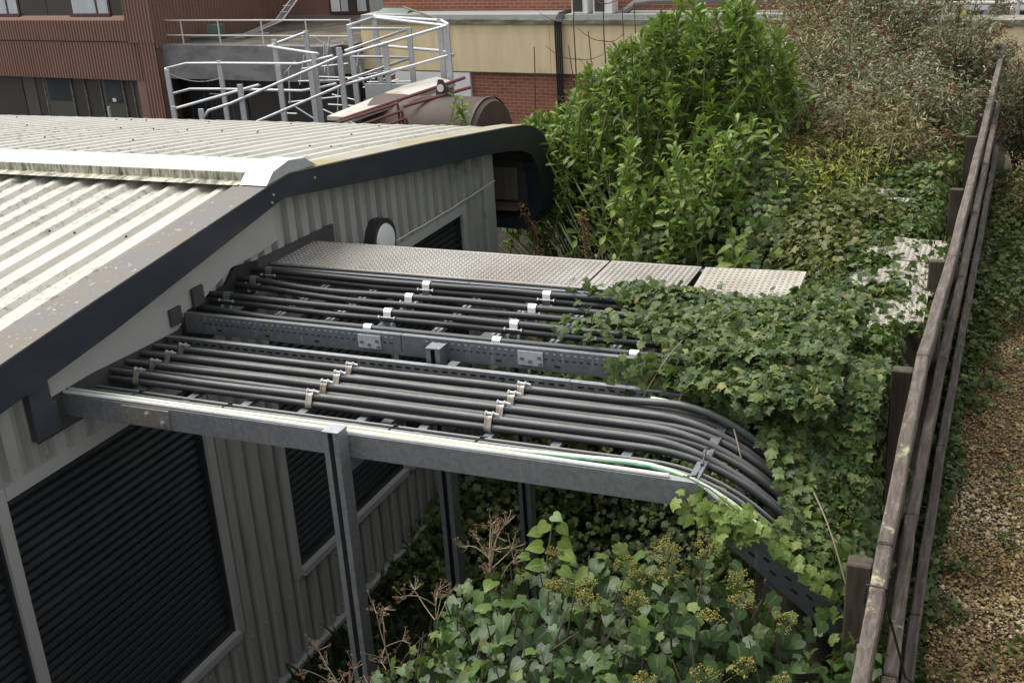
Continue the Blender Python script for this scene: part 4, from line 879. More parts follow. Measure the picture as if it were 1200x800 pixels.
def umbel(c, r, k, mat, parent, name, bit=.007, stem=None):
    pa = []; c = np.array(c, float)
    d = rand_dir(k); d[:, 2] = np.abs(d[:, 2]) * 1.0 - .15; cl = c + d * r * rng.uniform(.55, 1, (k, 1))
    for q in cl:
        n_ = 9; dd = rand_dir(n_); pa.append(leaf_arrays(BIT, q + dd * r * .16, dd, rand_dir(n_), rng.uniform(.7, 1.3, n_) * bit))
    V, T, R, W = merge(pa); sm = MB()
    for q in cl: sm.tube([c - np.array([0, 0, r * .5]), q], .0012, 3, False)
    o = link(name, tri_mesh(name, V, T, mat, R, W), parent); sm.build('stalks', 'stem_green' if stem is None else stem, o); return o
FL = [(2.96, 3.30, 2.60), (2.99, 3.26, 2.57), (2.83, 3.3, 2.46), (2.98, 3.2, 2.47), (2.66, 3.1, 2.34), (3.25, 3.2, 2.44), (3.22, 3.3, 2.40), (2.76, 3.1, 2.14), (2.80, 3.0, 2.2), (2.91, 3.2, 2.12), (2.95, 3.05, 2.18), (3.18, 3.1, 2.25), (3.21, 2.9, 2.33), (3.38, 3.25, 2.38), (3.30, 3.0, 2.42), (3.42, 3.0, 2.42), (2.55, 3.35, 2.34), (3.1, 3.35, 2.56), (3.05, 2.8, 2.3)]
for c in FL:
    zt = float(bush_top(np.array([c[0]]), np.array([c[1]]))[0]); umbel((c[0], c[1], zt + .035 + random.uniform(-.01, .02)), random.uniform(.038, .058), random.randint(14, 22), 'ivy_flower', bush, 'flower_head', .0075)
# bright young shoot at the left top of the bush
sh = thing('ivy_shoot', 'young lime-green ivy shoot standing above the bush at its left', 'ivy shoot', (2.52, 3.38, 2.2))
mb = MB(); mb.tube([(2.50, 3.36, 2.15), (2.51, 3.37, 2.32), (2.535, 3.38, 2.48)], [.005, .004, .002], 6); mb.build('stem', 'stem_green', sh)
LP = [(2.535, 3.38, 2.49, 0, .05), (2.515, 3.37, 2.46, 2, .055), (2.56, 3.38, 2.455, -1, .05), (2.49, 3.36, 2.43, 2.5, .05), (2.565, 3.37, 2.40, -.6, .055), (2.50, 3.35, 2.375, 3.4, .062), (2.575, 3.35, 2.365, -.3, .066), (2.50, 3.33, 2.31, 3.0, .06), (2.57, 3.34, 2.30, -.2, .06), (2.45, 3.34, 2.33, 2.6, .045)]
P = np.array([q[:3] for q in LP]); A_ = np.array([q[3] for q in LP]); single_leaves(HEART, 'heartb', 'ivy_bright', P, unit(np.tile([.25, -.75, .7], (len(LP), 1)) + rng.normal(0, .2, (len(LP), 3))), np.stack([np.cos(A_), -.2 * np.ones(len(LP)), -.5 * np.ones(len(LP))], 1), np.array([q[4] for q in LP]), sh)
# dried weeds on the left of the bush
def dry_weed(base, tip, k, label, hr=.015):
    t = thing('dried_weed', label, 'dried weed', base, 'dried brown weeds by the ivy bush'); sm = MB(); pa = []; base, tip = np.array(base, float), np.array(tip, float)
    tip = tip - np.array([0, 0, .15]); main = bent_stem(base, tip, .05, 8); sm.tube(main, np.linspace(.0045, .0018, 8), 5)
    for i in range(k):
        s_ = main[rng.integers(2, 8)]; e_ = s_ + unit(tip - base) * rng.uniform(.03, .12) + rng.normal(0, .055, 3); br = bent_stem(s_, e_, rng.uniform(-.01, .03), 5); sm.tube(br, np.linspace(.0025, .0012, 5), 4)
        for j in range(rng.integers(5, 10)):
            c = e_ + rng.normal(0, .022, 3); sm.tube([e_ - (e_ - s_) * .15, c], .001, 3, False); n_ = 8; dd = rand_dir(n_); pa.append(leaf_arrays(BIT, c + dd * hr * .35, dd, rand_dir(n_), rng.uniform(.5, 1.2, n_) * hr * .5))
    sm.build('stems', 'stem_pale', t); V, T, R, W = merge(pa); o = link('seed_clusters', tri_mesh('seed_clusters', V, T, 'dead_weed', R, W), t); o['kind'] = 'stuff'
DW = [((1.95, 3.25, 1.2), (1.78, 3.35, 2.02), 12, 'upright dried weed standing nearest the channel post'), ((1.9, 3.2, 1.2), (1.58, 3.3, 1.72), 12, 'low dried weed leaning towards the channel post base'), ((2.05, 3.3, 1.5), (2.04, 3.36, 2.24), 10, 'dried weed in front of the dark gap under the ladder'),
      ((2.3, 3.35, 1.8), (2.26, 3.40, 2.40), 17, 'reddish dried weed beside the lime ivy shoot'), ((1.85, 3.05, 1.2), (1.5, 3.05, 1.62), 15, 'bushy dried weed at the lower edge of the yard'),
      ((2.05, 3.1, 1.4), (1.85, 3.05, 1.86), 12, 'short dried weed against the left side of the ivy bush'), ((2.2, 2.95, 1.6), (2.05, 2.92, 1.98), 12, 'pale dried weed low on the front of the ivy bush')]
for a, b, k, lab in DW: dry_weed(a, b, k, lab)
# grass in the yard
k = 5200; x = rng.uniform(.06, 1.9, k); y = rng.uniform(3.4, 8.2, k); P = np.stack([x, y, height(x, y)], 1)
BL = (np.array([(-.06, 0, 0), (.06, 0, 0), (.04, .6, .08), (-.04, .6, .08), (0, 1, .3)], float), np.array([(0, 1, 2), (0, 2, 3), (3, 2, 4)]), np.zeros(5))
D = np.stack([rng.normal(0, .45, k), rng.normal(0, .45, k), np.ones(k)], 1); tag(leaf_obj('grass', [leaf_arrays(BL, P, unit(rand_dir(k) * [1, 1, .2]), D, rng.uniform(.06, .2, k))], 'grass_blade'), 'dark rough grass on the yard floor')
k = 2600; x = rng.uniform(.1, 2.0, k); y = rng.uniform(3.6, 8.2, k); z = height(x, y) + .03 + rng.random(k) * .05; tag(leaf_obj('ground_ivy', [ivy_block(x, y, z, np.tile([0, 0, 1.], (k, 1)), .03, .06, .6)], 'dark_shade_leaf'), 'dark low leaves on the yard floor')

# cherry laurel: upright leafy shoots over a dome
def laurel(label, tops, parent_loc, shoots, leafs, spread, nsingle, lmin=.075, lmax=.115, dark=0, dz=(0.6, 1.1)):
    t = thing('laurel_bush', label, 'laurel bush', parent_loc); Ps, Ns, Ds, Ss = [], [], [], []; sm = MB(); base = np.array(parent_loc, float)
    for i in range(shoots):
        x_, y_, z_ = tops(i); lean = rng.normal(0, .30, 2) + np.array([(x_ - base[0]) * .10, (y_ - base[1]) * .10]); L_ = rng.uniform(*dz); d = unit(np.array([lean[0], lean[1], 1.0])); a = np.array([x_, y_, z_]) - d * L_
        sm.tube([a - d * .3 + (base - a) * np.array([.3, .3, 0]), a, a + d * L_ * .6, a + d * L_], [.010, .008, .005, .003], 5)
        n_ = int(leafs * L_); tt = np.sort(rng.random(n_) ** .8); ang = np.arange(n_) * 2.4 + rng.random() * 6; out = np.stack([np.cos(ang), np.sin(ang), np.zeros(n_)], 1)
        el = .05 + .95 * tt ** 3 + rng.normal(0, .38, n_); D = out * np.cos(el)[:, None] + d * np.sin(el)[:, None]; N = -out * np.sin(el)[:, None] + d * np.cos(el)[:, None] + rng.normal(0, .30, (n_, 3))
        Ps.append(a + d * (L_ * tt)[:, None] + out * .006); Ns.append(N); Ds.append(D); Ss.append(rng.uniform(lmin, lmax, n_) * (1.0 - .3 * (tt > .93)) * rng.uniform(.7, 1.1, n_))
    P, N, D, S = np.concatenate(Ps), unit(np.concatenate(Ns)), np.concatenate(Ds), np.concatenate(Ss)
    if nsingle:
        v = np.array(CAM) - base; sc = (P - base) @ unit(v) + rng.random(len(P)) * .5; order = np.argsort(-(S / np.linalg.norm(P - np.array(CAM), axis=1)) * (1 + .8 * (sc > np.quantile(sc, .85)))); ti, rest = order[:nsingle], order[nsingle:]
        single_leaves(LAUREL, 'laurel', 'laurel_leaf', P[ti], N[ti], D[ti], S[ti], t)
    else: rest = np.arange(len(P))
    leaf_obj('foliage', [leaf_arrays(LAUREL, P[rest], N[rest], D[rest], S[rest])], 'laurel_leaf', t)
    sm.build('stems', 'stem_green', t)['kind'] = 'stuff'
    return t
TX = [-.35, 0, .4, .8, 1.2, 1.6, 1.9, 2.1, 2.3, 2.5]; TZ = [1.9, 2.55, 2.95, 3.25, 3.55, 3.74, 3.72, 3.5, 3.05, 2.2]
def main_tops(i):
    while True:
        x_ = rng.uniform(-.3, 2.4); y_ = rng.uniform(7.6, 10.6); zt = np.interp(x_, TX, TZ); u = (y_ - 9.2) / 1.6; f = 1 - u * u
        if f < 0 or (y_ < 9.7 and x_ < .38 + (9.5 - y_) * .52): continue
        if i % 3 == 0:
            x_ = rng.uniform(-.75, .75); return x_, rng.uniform(9.9, 10.9), 2.50 + .42 * (x_ + .3) - abs(rng.normal(0, .16))
        return x_, y_, 1.35 + (zt - 1.35) * math.sqrt(max(f, .05)) - abs(rng.normal(0, .14)) - (rng.uniform(0, .7) if y_ < 8.7 else 0)
laurel('big glossy cherry laurel behind the walkway, beside the roof eave', main_tops, (1.2, 9.1, .9), 460, 62, 1.0, 300, .08, .125)
laurel('short laurel with upright shoots at the right of the big one', lambda i: (rng.normal(2.0, .24), rng.normal(7.9, .3), rng.uniform(2.2, 2.95)), (2.0, 7.9, 1.3), 60, 58, .4, 0, .08, .12, dz=(.5, .8))
laurel('small laurel seedling with a rosette of broad leaves on the bank', lambda i: (2.33 + rng.normal(0, .05), 7.1 + rng.normal(0, .05), 2.33 + rng.normal(0, .04)), (2.33, 7.1, 1.9), 5, 28, .1, 0, .09, .13, dz=(.25, .35))
laurel('lone laurel shoot rising behind the far roof edge before the tank', lambda i: (-1.02 + rng.normal(0, .05), 10.2, 2.55 + rng.normal(0, .08)), (-1.0, 10.2, 1.7), 4, 30, .1, 0, .10, .14, dz=(.4, .6))
# low dark undergrowth under the laurel
parts = []
k = 9000; x = rng.uniform(.1, 2.6, k); y = rng.uniform(5.95, 8.9, k); zt = height(x, y) + .25 + .75 * sst(6.2, 7.6, y) * (vnoise(x, y, 2.4, 5)) * (1 - .8 * sst(1.5, 2.0, x)); z = zt - rng.random(k) * .35
n_ = len(x); parts.append(leaf_arrays(IVY, np.stack([x, y, z], 1), unit(rng.normal(0, .5, (n_, 3)) + np.array([0, -.5, .8])), rand_dir(n_) + np.array([0, -.3, -.2]), rng.uniform(.035, .07, n_)))
k = 3200; y = rng.uniform(6.9, 9.2, k); x = .10 + .42 * np.clip(9.3 - y, 0, 1.2) + .9 * rng.random(k); z = .35 + 1.15 * rng.random(k) * (.6 + .4 * sst(.0, .8, x)); parts.append(leaf_arrays(IVY, np.stack([x, y, z], 1), unit(rng.normal(0, .5, (k, 3)) + np.array([.2, -.5, .7])), rand_dir(k) + np.array([0, -.3, -.3]), rng.uniform(.04, .08, k)))
tag(leaf_obj('undergrowth', parts, 'ivy_leaf'), 'dark leafy undergrowth beneath the laurel')
# buddleia shrubs: arching shoots, grey-green narrow leaves, brown seed heads
def buddleia(label, base, k, h, spread, mat='buddleia_leaf', heads=.5, lf=34, sz=(.05, .10)):
    t = thing('buddleia_shrub', label, 'shrub', base, 'buddleia shrubs on the bank'); b = np.array(base, float); sm = MB(); pa, ha = [], []
    for i in range(k):
        az = rng.random() * 2 * pi; out = np.array([cos(az), sin(az), 0]); sp_ = spread * rng.uniform(.2, 1); hh = h * rng.uniform(.45, 1.0) * (1 - .25 * (sp_ / spread) ** 2)
        tip = b + out * sp_ + np.array([0, 0, hh]); mid = b + out * sp_ * .35 + np.array([0, 0, hh * .8]); p0 = b + out * .08
        pts = [(1 - s_) ** 2 * p0 + 2 * s_ * (1 - s_) * mid + s_ * s_ * tip for s_ in np.linspace(0, 1, 7)]; sm.tube(pts, np.linspace(.008, .002, 7), 4, False)
        n_ = lf; s_ = rng.uniform(.3, 1, n_); Q = ((1 - s_) ** 2)[:, None] * p0 + (2 * s_ * (1 - s_))[:, None] * mid + (s_ * s_)[:, None] * tip
        Q = Q + rng.normal(0, .06, (n_, 3)); D = rand_dir(n_) + np.array([0, 0, -.35]) + out * .3; pa.append(leaf_arrays(LANCE, Q, unit(rng.normal(0, .5, (n_, 3)) + np.array([0, 0, 1])), D, rng.uniform(*sz, n_)))
        if rng.random() < heads:
            hd = unit(out * .8 + np.array([0, 0, rng.uniform(-.6, .5)]) + rng.normal(0, .2, 3)); L_ = rng.uniform(.12, .26); m_ = 40; u = rng.random(m_)
            q = tip + hd * (u * L_)[:, None] + rand_dir(m_) * ((1 - u) * .026 + .004)[:, None] - np.array([0, 0, 1]) * (u ** 2 * .05)[:, None]; ha.append(leaf_arrays(BIT, q, rand_dir(m_), rand_dir(m_), rng.uniform(.014, .026, m_)))
    leaf_obj('foliage', pa, mat, t); sm.build('stems', 'stem_brown', t)['kind'] = 'stuff'
    if ha: leaf_obj('seed_heads', ha, 'seed_head', t)
def gz(x, y): return float(height(np.array([x]), np.array([y]))[0])
BD = [((1.35, 12.6), 120, 1.75, 1.05, 'buddleia_olive', .9, 'brown seeded buddleia right behind the big laurel'), ((2.3, 12.0), 130, 1.35, 1.0, 'buddleia_leaf', .45, 'pale grey-leaved buddleia in the middle of the bank'), ((2.0, 10.2), 110, .95, .95, 'buddleia_leaf', .4, 'low pale buddleia at the front of the thicket'),
      ((3.0, 11.0), 90, 1.0, .75, 'buddleia_leaf', .35, 'small buddleia leaning on the fence rails'), ((2.3, 14.4), 140, 2.2, 1.15, 'buddleia_leaf', .7, 'tall buddleia at the back of the thicket'), ((3.15, 14.0), 120, 1.75, .95, 'buddleia_leaf', .6, 'dense buddleia at the far end of the fence'),
      ((.9, 14.8), 120, 2.0, 1.1, 'buddleia_olive', 1.0, 'reddish seeded buddleia against the cream wall'), ((3.95, 15.2), 100, 1.6, .85, 'buddleia_leaf', .6, 'buddleia overhanging the far end of the gravel path'), ((2.75, 9.75), 80, .65, .65, 'buddleia_olive', .4, 'short olive buddleia above the small far plate'), ((1.6, 16.2), 130, 2.7, 1.2, 'buddleia_olive', .9, 'tall twiggy buddleia in front of the parked cars'), ((2.35, 9.35), 70, .5, .55, 'buddleia_olive', .6, 'low brown-tinged shrub beyond the yellow weeds'), ((1.95, 8.9), 60, .55, .5, 'buddleia_leaf', .5, 'low pale shrub between the laurel and the yellow weeds'), ((4.35, 12.6), 90, .9, .6, 'buddleia_olive', .3, 'low shrub spilling over the far part of the gravel path'), ((1.5, 11.3), 90, 1.15, .8, 'buddleia_olive', .8, 'reddish buddleia pushing against the right side of the laurel')]
for (x_, y_), k, h_, s_, mt, hd, lab in BD: buddleia(lab, (x_, y_, gz(x_, y_) - .02), k, h_, s_, mt, hd, 110, (.042, .085))
# yellow weeds on the bank
yw_ = thing('yellow_weeds', 'patch of yellow-green weeds on the bank beyond the plates', 'weed patch', (2.5, 8.7, 2.1)); pa = []
for cx, cy, k in ((2.62, 8.4, 420), (2.45, 9.2, 420), (2.85, 9.0, 220), (2.35, 8.7, 220)):
    x = rng.normal(cx, .15, k); y = rng.normal(cy, .2, k); z = carpet(x, y) + .06 + rng.random(k) * .24; pa.append(leaf_arrays(LANCE, np.stack([x, y, z], 1), unit(rng.normal(0, .6, (k, 3)) + np.array([0, 0, 1])), rand_dir(k) + np.array([0, 0, .6]), rng.uniform(.04, .08, k)))
leaf_obj('foliage', pa, 'weed_yellow', yw_)
mb = MB()
for i in range(46): x_, y_ = rng.normal(2.5, .25), rng.normal(8.8, .35); mb.tube(bent_stem((x_, y_, gz(x_, y_)), (x_ + rng.normal(0, .12), y_ + rng.normal(0, .12), gz(x_, y_) + rng.uniform(.15, .45)), .02, 4), .0025, 4, False)
mb.build('stems', 'stem_pale', yw_)['kind'] = 'stuff'
# seed spikes near the eave
for x_, y_, z0, h_, lab in ((.62, 8.1, 1.75, .5, 'brown seed spike arching past the eave gutter'), (.95, 7.3, 1.35, .85, 'brown seed spike standing behind the walkway joint'), (.72, 7.0, 1.4, .7, 'brown seed spike behind the brown tread plate'), (1.55, 6.6, 1.9, .75, 'brown seed spike nearest the pale end plate')):
    t = thing('seed_spike', lab, 'seed spike', (x_, y_, z0), 'brown seed spikes behind the walkway'); tip = np.array([x_ - (.16 if 'eave' in lab else .02), y_ - .1, z0 + h_]); st_ = bent_stem((x_, y_, z0), tip, .05, 7); mb = MB(); mb.tube(st_, .003, 5); mb.build('stem', 'stem_red', t)
    m_ = 170; u = rng.uniform(.45, 1, m_); q = np.array(st_)[np.clip((u * 6).astype(int), 0, 5)] + rng.normal(0, .012, (m_, 3)) + np.stack([np.zeros(m_), np.zeros(m_), (u * 6 % 1) * h_ / 6], 1); leaf_obj('seeds', [leaf_arrays(BIT, q, rand_dir(m_), rand_dir(m_), rng.uniform(.012, .024, m_))], 'seed_head', t)
# bare saplings in front of the cream wall
for x_, y_, z1, lab, n_ in ((-.42, 11.6, 3.55, 'tall bare sapling with side twigs left of the laurel top', 8), (-.05, 11.8, 3.75, 'tallest bare sapling beside the laurel crown', 9), (-.70, 11.4, 2.95, 'short bare whip at the left of the saplings', 2), (-.25, 11.9, 3.05, 'thin bare whip between the two tall saplings', 3), (.10, 12.1, 3.3, 'bare reddish whip touching the laurel', 3), (-.60, 12.4, 2.85, 'slim bare whip by the black downpipe', 2), (-.15, 12.6, 3.2, 'dark bare whip behind the tallest sapling', 3)):
    t = thing('sapling', lab, 'sapling', (x_, y_, .6), 'bare saplings before the cream wall'); tip = np.array([x_ + rng.normal(0, .08), y_, z1]); st_ = bent_stem((x_ + rng.normal(0, .06), y_, .6), tip, 0, 9); st_ = [p_ + rng.normal(0, .008, 3) for p_ in st_]; mb = MB(); mb.tube(st_, np.linspace(.013, .005, 9), 6); mb.build('trunk', 'stem_red', t)
    mb = MB()
    for j in range(n_):
        s_ = st_[4 + j % 5]; sg = -1 if j % 2 else 1; e_ = s_ + np.array([sg * rng.uniform(.15, .38), rng.normal(0, .1), rng.uniform(.05, .3)]); mb.tube(bent_stem(s_, e_, -.04, 5), np.linspace(.005, .0025, 5), 4)
    mb.build('twigs', 'stem_red', t)
k = 420; x = 3.76 + .85 * rng.random(k) ** 1.6; y = rng.uniform(3.8, 10, k); P = np.stack([x, y, height(x, y) + .035 + .01 * rng.random(k)], 1)
tag(leaf_obj('leaf_litter', [leaf_arrays(HEART, P, unit(rng.normal(0, .35, (k, 3)) + np.array([0, 0, 1])), rand_dir(k), rng.uniform(.012, .034, k))], 'dead_weed'), 'small dead leaves lying on the gravel')
pa = []
for i in range(26):
    cx, cy = 3.80 + .55 * rng.random() ** 2, rng.uniform(4.0, 9.5); k = int(rng.integers(8, 26)); x = rng.normal(cx, .04, k); y = rng.normal(cy, .05, k); pa.append(leaf_arrays(IVY, np.stack([x, y, height(x, y) + .04 + .05 * rng.random(k)], 1), unit(rng.normal(0, .5, (k, 3)) + np.array([0, 0, 1])), rand_dir(k), rng.uniform(.02, .045, k)))
tag(leaf_obj('path_weeds', pa, 'ivy_leaf'), 'small green weeds growing through the gravel edge')
# twigs and litter on the path edge
for x_, y_, a, L_, lab in ((3.86, 4.35, .4, .24, 'long dry twig on the gravel nearest the camera'), (3.90, 4.8, 1.2, .16, 'short dry twig on the gravel beside the broad ivy leaf'), (3.84, 5.3, .2, .26, 'pale dry stalk reaching from the fence over the gravel'), (3.88, 5.9, 2.2, .2, 'dry stalk at the gravel edge beside the second fence bay'), (3.86, 6.6, .6, .22, 'dry stalk lying far along the gravel edge')):
    z_ = gz(x_, y_) + .04; tag(MB().tube(bent_stem((x_, y_, z_), (x_ + cos(a) * L_, y_ + sin(a) * L_ * .6, z_ + .01), .015, 5), .003, 5).build('twig', 'stem_pale'), lab, 'twig', 'dry twigs on the gravel edge')

# ------------------------------------------------------------------ far buildings
class Fr:
    """wall frame: u along the wall, v away from the camera, z up"""
    def __init__(s, a, deg): s.a = np.array(a, float); t = radians(deg); s.u = np.array([cos(t), sin(t)]); s.v = np.array([-sin(t), cos(t)])
    def p(s, u, v, z): q = s.a + s.u * u + s.v * v; return (q[0], q[1], z)
    def box(s, mb, u0, u1, v0, v1, z0, z1, mi=0):
        mb.add([s.p(u, v, z) for z in (z0, z1) for u, v in ((u0, v0), (u1, v0), (u1, v1), (u0, v1))], [(0, 3, 2, 1), (4, 5, 6, 7), (0, 1, 5, 4), (1, 2, 6, 5), (2, 3, 7, 6), (3, 0, 4, 7)], mi); return mb
    def part(s, name, mat, par, u0, u1, v0, v1, z0, z1): return s.box(MB(), u0, u1, v0, v1, z0, z1).build(name, mat, par)
    def corr(s, name, mat, par, u0, u1, v, z0, z1, pitch, depth):
        mb = MB(); pr = prof(u0, u1, pitch, pitch * .38, pitch * .12, depth)
        for (a, da), (b, db) in zip(pr[:-1], pr[1:]): mb.add([s.p(a, v - da, z0), s.p(b, v - db, z0), s.p(b, v - db, z1), s.p(a, v - da, z1)], [(0, 1, 2, 3)])
        return mb.build(name, mat, par)
# red brick building with cream boarded parapet
F = Fr((-10.3, 24.22), -5.93)
bb = thing('brick_building', 'red brick building with cream boarded parapet across the back', 'building', F.p(8, 1, -1))
F.part('lower_wall', 'brick', bb, 0, 17, .05, .6, -1.2, .66)
for i in range(6): F.part('parapet_board', 'cream_board', bb, i * 2.44 + .0, i * 2.44 + 2.432, 0, .05, .64, 1.655)
F.part('parapet_core', 'coping', bb, 0, 17, .05, .5, .66, 1.66)
F.part('coping', 'coping', bb, -.05, 17, -.06, .62, 1.662, 1.76)
F.part('parapet_sill', 'panel_mid', bb, 0, 17, -.012, .05, .615, .640)
F.part('coping_flashing', 'lead_grey', bb, 0, 10.6, .05, .75, 1.762, 1.85)
F.part('upper_wall', 'brick', bb, .1, 11.0, .85, 4, 1.6, 4.6)
F.part('white_panel', 'white_paint', bb, .85, 2.85, -.02, .048, -.25, .612)
F.part('access_hatch', 'panel_dark', bb, .0, .6, -.01, .048, -.1, .60)
mb = MB()
for j in range(4): mb.tube([F.p(5.06 + .045 * j, -.09, -.4), F.p(5.06 + .045 * j, -.09, 1.74), F.p(5.07 + .045 * j, .1, 1.87), F.p(5.1 + .05 * j, .6, 1.88)], .02, 6)
tag(mb.build('black_downpipes', 'tie_black', None, True), 'bunch of black pipes running down the cream parapet', 'pipes')
mb = MB(); mb.tube([F.p(6.35, .3, 1.80), F.p(6.55, .3, 1.93), F.p(6.75, .32, 2.05), F.p(7.1, .35, 2.09), F.p(9.2, .4, 2.09), F.p(10.6, .4, 2.08)], .075, 8); tag(mb.build('service_pipe', 'pipe_grey', None, True), 'fat grey pipe bending along the top of the brick wall', 'pipe')
for u0, w_, lab in ((5.36, .36, 'white air conditioner with dark grille on the parapet'), (5.86, .42, 'second white air conditioner right of the grilled one')):
    t = thing('air_conditioner', lab, 'air conditioner', F.p(u0, .2, 1.85), 'air conditioners on the brick wall')
    F.part('casing', 'white_paint', t, u0, u0 + w_, .12, .42, 1.86, 2.5)
    if 'grille' in lab: F.part('grille', 'panel_dark', t, u0 + .03, u0 + .25, .108, .118, 1.9, 2.4)
    else:
        c_ = np.array(F.p(u0 + .22, .1, 2.14)); mb = MB(); mb.tube([c_, c_ + np.array([0, .018, 0])], .16, 18); mb.build('fan_guard', 'pipe_grey', t)
t = thing('roof_hatch', 'greenish box with a yellow pole lying on the parapet corner', 'roof box', F.p(.7, .3, 1.77))
mb = MB(); mb.add([F.p(.1, .1, 1.765), F.p(1.15, .1, 1.765), F.p(1.1, .5, 1.95), F.p(.35, .5, 1.95), F.p(.1, .8, 1.765), F.p(1.15, .8, 1.765)], [(0, 1, 2, 3), (3, 2, 5, 4), (0, 3, 4), (1, 5, 2), (0, 4, 5, 1)]); mb.build('lid', 'green_box', t)
mb = MB(); mb.beam(F.p(1.1, .2, 2.0), F.p(2.1, -.0, 1.775), .05, .03); mb.build('pole', 'verge_yellow', t)
# ribbed brown building at the left
B = Fr((-21.5, 24.3), -6.0)
bw = thing('brown_building', 'brown ribbed office block at the upper left', 'building', B.p(2, 3, -1))
for i, (u0, u1) in enumerate(((-4, -1.9), (-1.9, .22), (.22, 2.6), (2.6, 4.83))):
    B.corr('upper_cladding', 'brown_clad', bw, u0, u1 - .004, 0, 1.36, 1.86, .105, .03); B.corr('lower_cladding', 'brown_clad', bw, u0 + .35, u1 + .346 if i < 3 else 5.18, .02, .40, 1.33, .105, .03)
mb = MB(); pr = prof(-4, 4.83, .105, .04, .0126, .03)
for (a, da), (b, db) in zip(pr[:-1], pr[1:]): mb.add([B.p(a, -da, 1.862), B.p(b, -db, 1.862), B.p(b, .26, 1.97), B.p(a, .26, 1.97)], [(0, 1, 2, 3)])
mb.build('sill_cladding', 'brown_clad', bw)
B.part('core', 'brown_smooth', bw, -6, 5.15, .30, 6, -1.2, 6); B.part('spandrel_core', 'brown_smooth', bw, -6, 5.12, .06, .29, .38, 1.86)
B.part('joint_strip', 'tie_black', bw, -4, 5.15, .03, .058, 1.325, 1.362)
B.corr('corner_cladding', 'brown_clad', bw, 4.86, 5.75, -.02, 1.33, 4.5, .105, .03); B.corr('corner_cladding', 'brown_clad', bw, 5.18, 5.72, -.01, -1.0, 1.325, .105, .03); B.part('corner_core', 'brown_smooth', bw, 4.86, 5.7, .02, .28, -1, 4.5)
mb = MB(); pr = prof(0, 6, .105, .04, .0126, .03)
for (a, da), (b, db) in zip(pr[:-1], pr[1:]):
    e = lambda u, d, z: B.p(5.72 + .06 * u + d, .0 + u, z)
    mb.add([e(a, da, 1.2), e(b, db, 1.2), e(b, db, 4.6), e(a, da, 4.6)], [(0, 1, 2, 3)])
mb.build('side_cladding', 'brown_clad', bw)
for u0, u1 in ((-.6, .82), (2.78, 4.16)):      # upper windows with curtains
    wn = B.part('window', 'brown_frame', bw, u0, u1, .20, .298, 1.95, 3.2)
    B.part('sill', 'brown_frame', wn, u0 - .02, u1 + .02, .14, .198, 1.93, 2.0)
    mid = u1 - .45
    for a, b in ((u0 + .06, mid - .04), (mid + .04, u1 - .06)):
        mb = MB(); n_ = 14; vs = []
        for i in range(n_ + 1): uu = a + (b - a) * i / n_; vv = .193 - .004 * (i % 2); vs += [B.p(uu, vv, 2.01), B.p(uu, vv, 3.2)]
        mb.add(vs, [(2 * i, 2 * i + 2, 2 * i + 3, 2 * i + 1) for i in range(n_)]); mb.build('curtain', 'curtain', wn)
for u0, u1, mt in ((.84, 1.85, 'panel_dark'), (1.87, 2.76, 'panel_dark'), (4.18, 4.84, 'panel_dark')): B.part('infill_panel', mt, bw, u0, u1, .22, .297, 1.95, 3.2)
for u0, u1, z_ in ((-1.5, .30, 'panel_dark'), (.34, .82, 'panel_mid'), (.86, 1.18, 'panel_dark')): B.part('infill_panel', z_, bw, u0, u1, .22, .297, -1, .40)
for u0, u1, mt in ((2.26, 2.74, 'panel_dark'), (2.76, 3.28, 'panel_dark'), (4.16, 4.48, 'panel_dark'), (4.50, 5.14, 'panel_mid')): B.part('infill_panel', mt, bw, u0, u1, .22, .297, -1, .40)
for u0, u1 in ((1.22, 2.22), (3.38, 4.12)):
    wn = B.part('window', 'panel_mid', bw, u0, u1, .20, .296, -1, .40); B.part('pane', 'glass_dark', wn, u0 + .10, u1 - .06, .190, .198, -.24, .36)
for u_ in (1.20, 2.24, 2.75, 3.32, 4.14, 4.49): B.part('joint_bead', 'coping', bw, u_ - .012, u_ + .012, .18, .215, -1, .40)
sg = B.part('notice', 'white_paint', None, 3.70, 3.82, .178, .188, -.20, -.11); tag(sg, 'small white notice stuck on the dark ground floor window', 'notice')
mb = MB(); mb.cyl(B.p(4.6, -.8, -1), B.p(4.6, -.8, -.12), .04, 8); tag(mb.build('vent_pipe', 'galv_rail'), 'short grey vent pipe behind the roof before the brown building', 'pipe')
# concrete annexe with flat roof
A = Fr((-16.25, 23.9), -5.0)
an = thing('concrete_annexe', 'low concrete flat-roofed annexe beside the brown building', 'building', A.p(3, 2, -1))
A.part('parapet_beam', 'concrete', an, .0, 5.65, 0, .35, .45, 1.26); A.part('roof', 'roof_felt', an, .0, 5.9, .352, 5.2, 1.0, 1.25); A.part('recess_wall', 'panel_dark', an, .0, 5.65, .9, 1.2, -1.2, .448)
A.part('end_pier', 'concrete', an, -.0, .10, .02, .6, -1.2, .448)
for i, u in enumerate((.35, 1.0, 1.7)):
    wn = A.part('window', 'panel_mid', an, u, u + .5, .86, .898, -.8, .40); A.part('pane', 'glass_dark', wn, u + .05, u + .45, .85, .858, -.7, .3)
rl = thing('roof_railing', 'pale two-rail pipe railing along the annexe roof edge', 'railing', A.p(2.5, .3, 1.26))
for u in (.10, 1.0, 2.18, 3.50, 4.80, 6.05): MB().tube([A.p(u, .25, 1.2), A.p(u, .25, 1.84)], .02, 6).build('post', 'rail_white', rl)
for z_ in (1.46, 1.815): MB().tube([A.p(.1, .25, z_), A.p(6.05, .25, z_)], .019, 6).build('rail', 'rail_white', rl)
for u_, rad, col_ in ((3.0, .5, 0), (4.3, .8, 1)):
    pass
R_ = Fr((-16.3, 28.4), -3.0)
